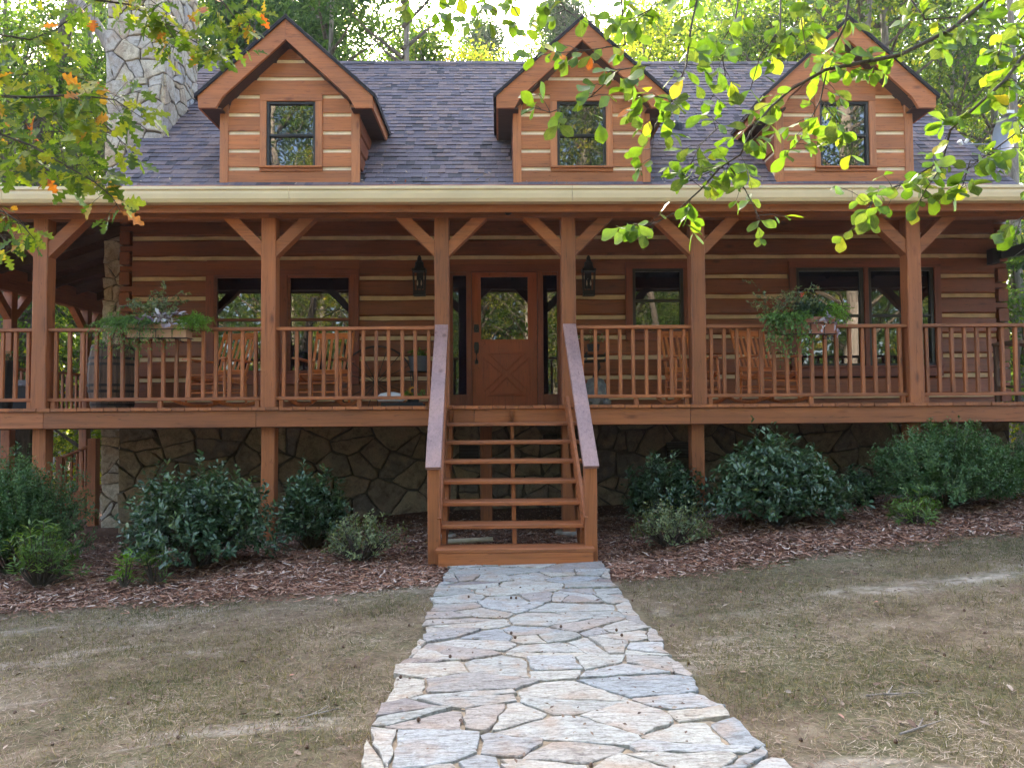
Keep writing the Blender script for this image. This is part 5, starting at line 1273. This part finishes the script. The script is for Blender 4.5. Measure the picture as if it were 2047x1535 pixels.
cl = np.array([noise.noise(Vector((a*.25, b*.2, c*.25))) for a, b, c in zip(x, y, z)]); k = cl > -.3; pos = np.stack([x, y, z], 1)[k]; T = np.clip(.4+cl[k]*.9+rng2.normal(size=k.sum())*.15, 0, 1)
V, F, TT = leaves(pos, rv(rng2, len(pos)), rv(rng2, len(pos)), .5+.4*rng2.random(len(pos)), 'dia', T)
o = bpy.data.objects.new('far_woods', npmesh('far_woods_b', V, F, TT, GREENS['for'])); C.objects.link(o); setp(o, 'far woods mirrored in the windows', kind='stuff')
# woods behind the viewer: lit by the sun, mirrored in the windows
for (x, y, s, key) in ((-3.2, -7.5, .8, 'for2'), (1.2, -11, .9, 'yel'), (5.2, -8, .85, 'for'), (-8, -11, .95, 'yel'), (9.5, -12, 1, 'for2'), (-1.5, -16, 1.7, 'for'), (4.5, -17, 1.6, 'yel'), (-12, -17, 1.6, 'for'), (13, -18, 1.6, 'yel'), (-6, -15, 1.7, 'for2'), (8.5, -16, 1.7, 'for'), (0.5, -22, 1.9, 'for2'), (-9, -24, 1.9, 'for'), (6, -25, 1.9, 'for2'), (17.6, -14.5, 1.8, 'for'), (20, -19, 1.9, 'for2')):
    tree(key, x, y, s, 'sunlit tree mirrored in the cabin windows', group='trees mirrored in the windows', bark_=BARKP)
for (x, y, s, key) in ((-5, -13, 1, 'low'), (2.8, -14, 1.1, 'low2'), (7.2, -15, 1.2, 'low'), (-10, -14, 1, 'low2'), (-1, -20, 1.4, 'low'), (11, -20, 1.4, 'low2')):
    tree(key, x, y, s, 'sunlit leafy undergrowth mirrored in the lower panes', group='undergrowth mirrored in the windows', name='young_tree')

# ------------------------------------------------------------------ branches hanging into view
def leaf_mesh(kind, seed, mat):
    rr = random.Random(seed)
    if kind == 'oak':
        half = [(0, .012), (.10, .015), (.17, .10), (.22, .17), (.28, .08), (.33, .07), (.40, .22), (.46, .30), (.52, .14), (.57, .11), (.64, .27), (.70, .30), (.76, .14), (.82, .12), (.90, .15), (1.0, .02)]
    else:
        half = [(0, .01), (.08, .03), (.22, .12), (.40, .24), (.58, .31), (.74, .31), (.88, .21), (.96, .09), (1.02, .01)]
    up = [(a, b*rr.uniform(.85, 1.15)) for a, b in half]; lo = [(a, -b*rr.uniform(.85, 1.15)) for a, b in half]
    n = len(half); bend = rr.uniform(-.18, .05); cup = rr.uniform(.1, .32)
    z = lambda a, b: bend*a*a+cup*abs(b)+.02*math.sin(a*9+seed)
    vs = [(a, b, z(a, b)) for a, b in up]+[(a, b, z(a, b)) for a, b in lo]+[(a, 0, bend*a*a) for a, b in half]
    fs = []
    for i in range(n-1): fs += [(2*n+i, 2*n+i+1, i+1, i), (n+i, n+i+1, 2*n+i+1, 2*n+i)]
    me_ = bpy.data.meshes.new('leaf'); me_.from_pydata(vs, [], fs)
    me_.materials.append(mat); me_.shade_smooth(); return me_
def bigleafmat(name, stops, trans=.5):
    m, nt, N, L, b = newmat(name); oi = node(nt, 'ShaderNodeObjectInfo')
    c = ramp(nt, oi.outputs['Random'], stops)
    v = coords(nt, (1, 1, 1)); n = noi(nt, v, 5, 3, .6); sp = noi(nt, v, 26, 2, .5)
    c = mixc(nt, 1, c, ramp(nt, n, [(.3, (.72, .8, .7)), (.7, (1.25, 1.15, 1.1))]), 'MULTIPLY')
    c = mixc(nt, ramp(nt, sp, [(.66, 0.), (.70, .8)]), c, (.06, .035, .012))
    tc = node(nt, 'ShaderNodeTexCoord'); sx = node(nt, 'ShaderNodeSeparateXYZ'); L.new(tc.outputs['Object'], sx.inputs[0])
    ab = node(nt, 'ShaderNodeMath', operation='ABSOLUTE'); L.new(sx.outputs[1], ab.inputs[0])
    c = mixc(nt, ramp(nt, ab.outputs[0], [(.006, .35), (.014, 0.)]), c, (.3, .36, .12))
    L.new(c, b.inputs['Base Color']); b.inputs['Roughness'].default_value = .72; b.inputs['Specular IOR Level'].default_value = .2
    t = node(nt, 'ShaderNodeBsdfTranslucent'); L.new(mixc(nt, 1, c, (1.1, 1.2, .75), 'MULTIPLY'), t.inputs[0]); mx = node(nt, 'ShaderNodeMixShader'); mx.inputs[0].default_value = trans
    L.new(b.outputs[0], mx.inputs[1]); L.new(t.outputs[0], mx.inputs[2]); L.new(mx.outputs[0], N['Material Output'].inputs[0]); return m
OAKM = bigleafmat('oak_big_leaf', [(0, (.06, .115, .016)), (.4, (.12, .19, .022)), (.75, (.24, .28, .03)), (.96, (.36, .34, .03)), (.985, (.46, .2, .02)), (1, (.5, .1, .02))])
OBOM = bigleafmat('oval_big_leaf', [(0, (.085, .135, .022)), (.5, (.14, .19, .032)), (.955, (.18, .225, .04)), (.985, (.33, .33, .04)), (.992, (.5, .2, .04)), (1, (.45, .08, .02))], .42)
def overhang(kind, name, label, trunk, polys, Y0, mat, size, seed, every, nside, minY, flat=.5):
    rr = random.Random(seed); t = thing(name, trunk[0], label, 'tree', world=True)
    m = MB(); m.tube(trunk, np.linspace(.16, .07, len(trunk)), 10); m.build('trunk', BARK, t, smooth=True)
    spots = []
    for bi, (pl, r0, dY) in enumerate(polys):
        pts = [P(px, py, Y0+dY+.10*math.sin(i*1.3+bi)) for i, (px, py) in enumerate(pl)]
        if pl[0][1] <= -20 or pl[0][0] < -20 or pl[0][0] > 2060:
            if r0 > .008: pts = [trunk[-1].lerp(trunk[-2], rr.uniform(0, .6)), trunk[-1].lerp(pts[0], .5)+Vector((0, 0, .15))]+pts
        rad = list(np.linspace(r0, .0022, len(pts))); m = MB(); m.tube(pts, rad, 6); br_ = m.build('branch', TWIG, t, smooth=True)
        tot = 0; start = 0 if len(pts) == len(pl) else 2; tw = MB()
        for i in range(start, len(pts)-1):
            a, b = pts[i], pts[i+1]; L = (b-a).length; k = 0.0
            while k < L:
                p = a.lerp(b, k/L); f = (i-start+k/L)/max(1, len(pts)-1-start)
                if f > .06 or r0 < .01:
                    for q in range(nside):
                        d = Vector((rr.gauss(0, 1), rr.gauss(0, .7), rr.gauss(-.25, .8))).normalized(); tl = rr.uniform(.03, .16)
                        e = p+d*tl; e.y = max(e.y, minY); tw.tube([p, p.lerp(e, .5)+Vector((0, 0, .008)), e], [.0022, .0018, .0012], 4, cap=False)
                        nl = rr.choice((2, 3, 3, 4, 5)) if kind != 'oak' else rr.choice((1, 2, 3, 3)); a0 = rr.uniform(0, 6.28)
                        for c_ in range(nl): spots.append((e if c_ < 2 else p.lerp(e, .6), d, a0+c_*6.28/nl))
                k += every*rr.uniform(.6, 1.4)
        spots.append((pts[-1], (pts[-1]-pts[-2]).normalized(), 0)); spots.append((pts[-1], (pts[-1]-pts[-2]).normalized(), 2.5))
        if tw.v: tw.build('twigs', TWIG, br_)['kind'] = 'stuff'
    ms = [leaf_mesh(kind, seed*10+i, mat) for i in range(6)]; mats = []
    for (p, d, a) in spots:
        side = d.cross(Vector((0, 0, 1))); side = side.normalized() if side.length > .1 else Vector((1, 0, 0)); u2 = side.cross(d)
        ld = (d*.6+side*math.cos(a)+u2*math.sin(a)*.5+Vector((0, 0, -.45))).normalized()
        nr = Vector((rr.gauss(0, flat), -abs(rr.gauss(.85, .5)), rr.gauss(.55, .4))).normalized()
        yb_ = nr.cross(ld).normalized(); zb_ = ld.cross(yb_); s = size*rr.uniform(.55, 1.15)
        M = Matrix((ld*s, yb_*s, zb_*s)).transposed().to_4x4(); M.translation = p; mats.append((M, rr.randrange(6)))
    rr.shuffle(mats)
    def vis_(e):
        q = CM.to_3x3().transposed() @ (e[0].translation-Vector((0, 0, EYE))); return not (abs(q.x/q.z)*FPX < 1060 and abs(q.y/q.z)*FPX < 800)
    mats.sort(key=vis_)
    for M, k in mats[:298]:
        o = bpy.data.objects.new('leaf', ms[k]); C.objects.link(o); o.parent = t; M2 = M.copy(); M2.translation = M.translation-OFF[t.name]; o.matrix_local = M2
    rest = mats[298:]
    if rest:
        V, F = [], []
        for M, k in rest:
            n0 = len(V); V += [tuple(M @ v.co) for v in ms[k].vertices]; F += [tuple(i+n0 for i in p.vertices) for p in ms[k].polygons]
        me_ = bpy.data.meshes.new('leaf_mass'); me_.from_pydata(V, [], F)
        at_ = me_.attributes.new('tint', 'FLOAT', 'FACE'); tv = []
        for M, k in rest: tv += [rr.random()]*len(ms[k].polygons)
        at_.data.foreach_set('value', tv); me_.materials.append(GREENS['oak' if kind == 'oak' else 'obo']); me_.shade_smooth()
        o = bpy.data.objects.new('leaf_mass', me_); C.objects.link(o); o.parent = t; o.location = -OFF[t.name]; o['kind'] = 'stuff'
    return len(mats)
RB_ = [([(2090,-60),(1975,0),(1900,60),(1800,110),(1700,130),(1650,140),(1580,180),(1540,215),(1500,265),(1480,310),(1440,335),(1360,370)], .016, 0),
 ([(2110,60),(2047,110),(2010,160),(1950,215),(1900,260),(1885,320),(1800,370),(1750,390),(1720,400)], .013, .1),
 ([(1400,-30),(1380,60),(1372,130),(1345,200),(1310,250),(1300,320)], .006, -.1), ([(1560,-30),(1560,60),(1520,110),(1500,180)], .006, .2),
 ([(1700,-30),(1690,50),(1660,110),(1640,200),(1600,280),(1580,300)], .006, .1), ([(1440,335),(1400,380),(1350,425),(1300,450),(1240,455)], .005, 0),
 ([(1460,335),(1490,380),(1510,420),(1520,440)], .004, 0), ([(1240,-30),(1245,40),(1250,90),(1180,100),(1065,112)], .005, .2),
 ([(1000,-30),(1030,20),(1050,60)], .004, .3), ([(900,-30),(960,10),(1010,30)], .004, .3), ([(1300,130),(1240,140),(1180,195),(1100,225),(1065,215)], .003, -.1),
 ([(1750,390),(1735,420),(1730,445)], .003, .1), ([(1885,330),(1850,380),(1830,420)], .004, .05), ([(1940,320),(1925,370),(1915,385)], .003, .1),
 ([(1800,-30),(1850,40),(1960,30),(2050,80)], .006, .3), ([(2080,230),(2000,290),(1930,340)], .006, .2), ([(1480,-30),(1470,40),(1440,90),(1450,150),(1420,200)], .005, .15),
 ([(1330,-30),(1300,20),(1260,40)], .004, 0), ([(1100,-30),(1130,20),(1160,40)], .004, .2), ([(1620,-30),(1600,30),(1610,90)], .005, -.1), ([(2090,-20),(2040,40),(2000,90),(1990,150)], .006, .3),
 ([(1440,250),(1400,290),(1380,330)], .003, .1), ([(820,-30),(850,10),(870,25)], .003, .3), ([(1640,200),(1680,250),(1700,310)], .003, .1), ([(1350,200),(1290,190),(1270,230)], .003, 0), ([(2090,380),(2040,440),(2030,470)], .004, .2)]
n1 = overhang('obo', 'overhanging_tree', 'tree with bright green oval leaves hanging over the roof from the upper right', [Vector((4.6, 1.2, gz(4.6, 1.2)-.1)), Vector((4.5, 1.4, 1.8)), Vector((4.3, 1.9, 3.4)), Vector((3.9, 2.6, 4.6))], RB_, 3.75, OBOM, .100, 21, .066, 1, 3.1, .5)
LB_ = [([(-80,190),(60,195),(150,190),(230,200),(290,240)], .014, 0), ([(-80,240),(60,290),(130,330),(190,365),(225,395),(240,420)], .010, -.1), ([(-60,400),(10,425),(45,450),(70,480)], .006, .1),
 ([(130,-40),(190,0),(260,10),(330,50),(400,90),(430,105)], .008, .2), ([(400,-40),(450,10),(480,50),(470,100)], .006, .2), ([(-60,60),(60,80),(110,60),(180,10)], .007, .4), ([(-60,330),(60,340),(140,355)], .007, .2),
 ([(-60,130),(40,150),(110,140),(170,160)], .007, .3), ([(150,190),(200,240),(250,290)], .005, .1), ([(60,200),(100,250),(150,280)], .005, .2), ([(-60,270),(20,270),(90,250)], .006, .4), ([(330,50),(350,80),(345,105)], .003, .2), ([(290,-40),(300,0),(340,30)], .004, .1), ([(500,-40),(505,20),(495,60)], .004, .2), ([(-50,480),(0,470),(25,500)], .003, .1),([(130,330),(180,330),(230,350)], .003, .1)]
n2 = overhang('oak', 'overhanging_oak', 'oak with lobed yellow-green leaves hanging into view at the upper left', [Vector((-5.2, 2.2, gz(-5.2, 2.2)-.1)), Vector((-5.1, 2.4, 1.8)), Vector((-4.9, 3.0, 3.2)), Vector((-4.5, 3.6, 4.3))], LB_, 4.3, OAKM, .128, 22, .068, 2, 3.6, .6)
print('leaves', n1, n2)

# ------------------------------------------------------------------ air
m = MB(); m.box(-95, 95, -52, 90, -9, 60); hz = bpy.data.materials.new('haze'); hz.use_nodes = True; hz.node_tree.nodes.clear()
ho = hz.node_tree.nodes.new('ShaderNodeOutputMaterial'); hv = hz.node_tree.nodes.new('ShaderNodeVolumePrincipled')
hv.inputs['Color'].default_value = (.93, .95, .97, 1); hv.inputs['Density'].default_value = .0005; hv.inputs['Anisotropy'].default_value = .3
hz.node_tree.links.new(hv.outputs[0], ho.inputs['Volume']); o = m.build('haze', hz); setp(o, 'thin bright morning haze among the trees', kind='stuff')
SC.cycles.volume_bounces = 0
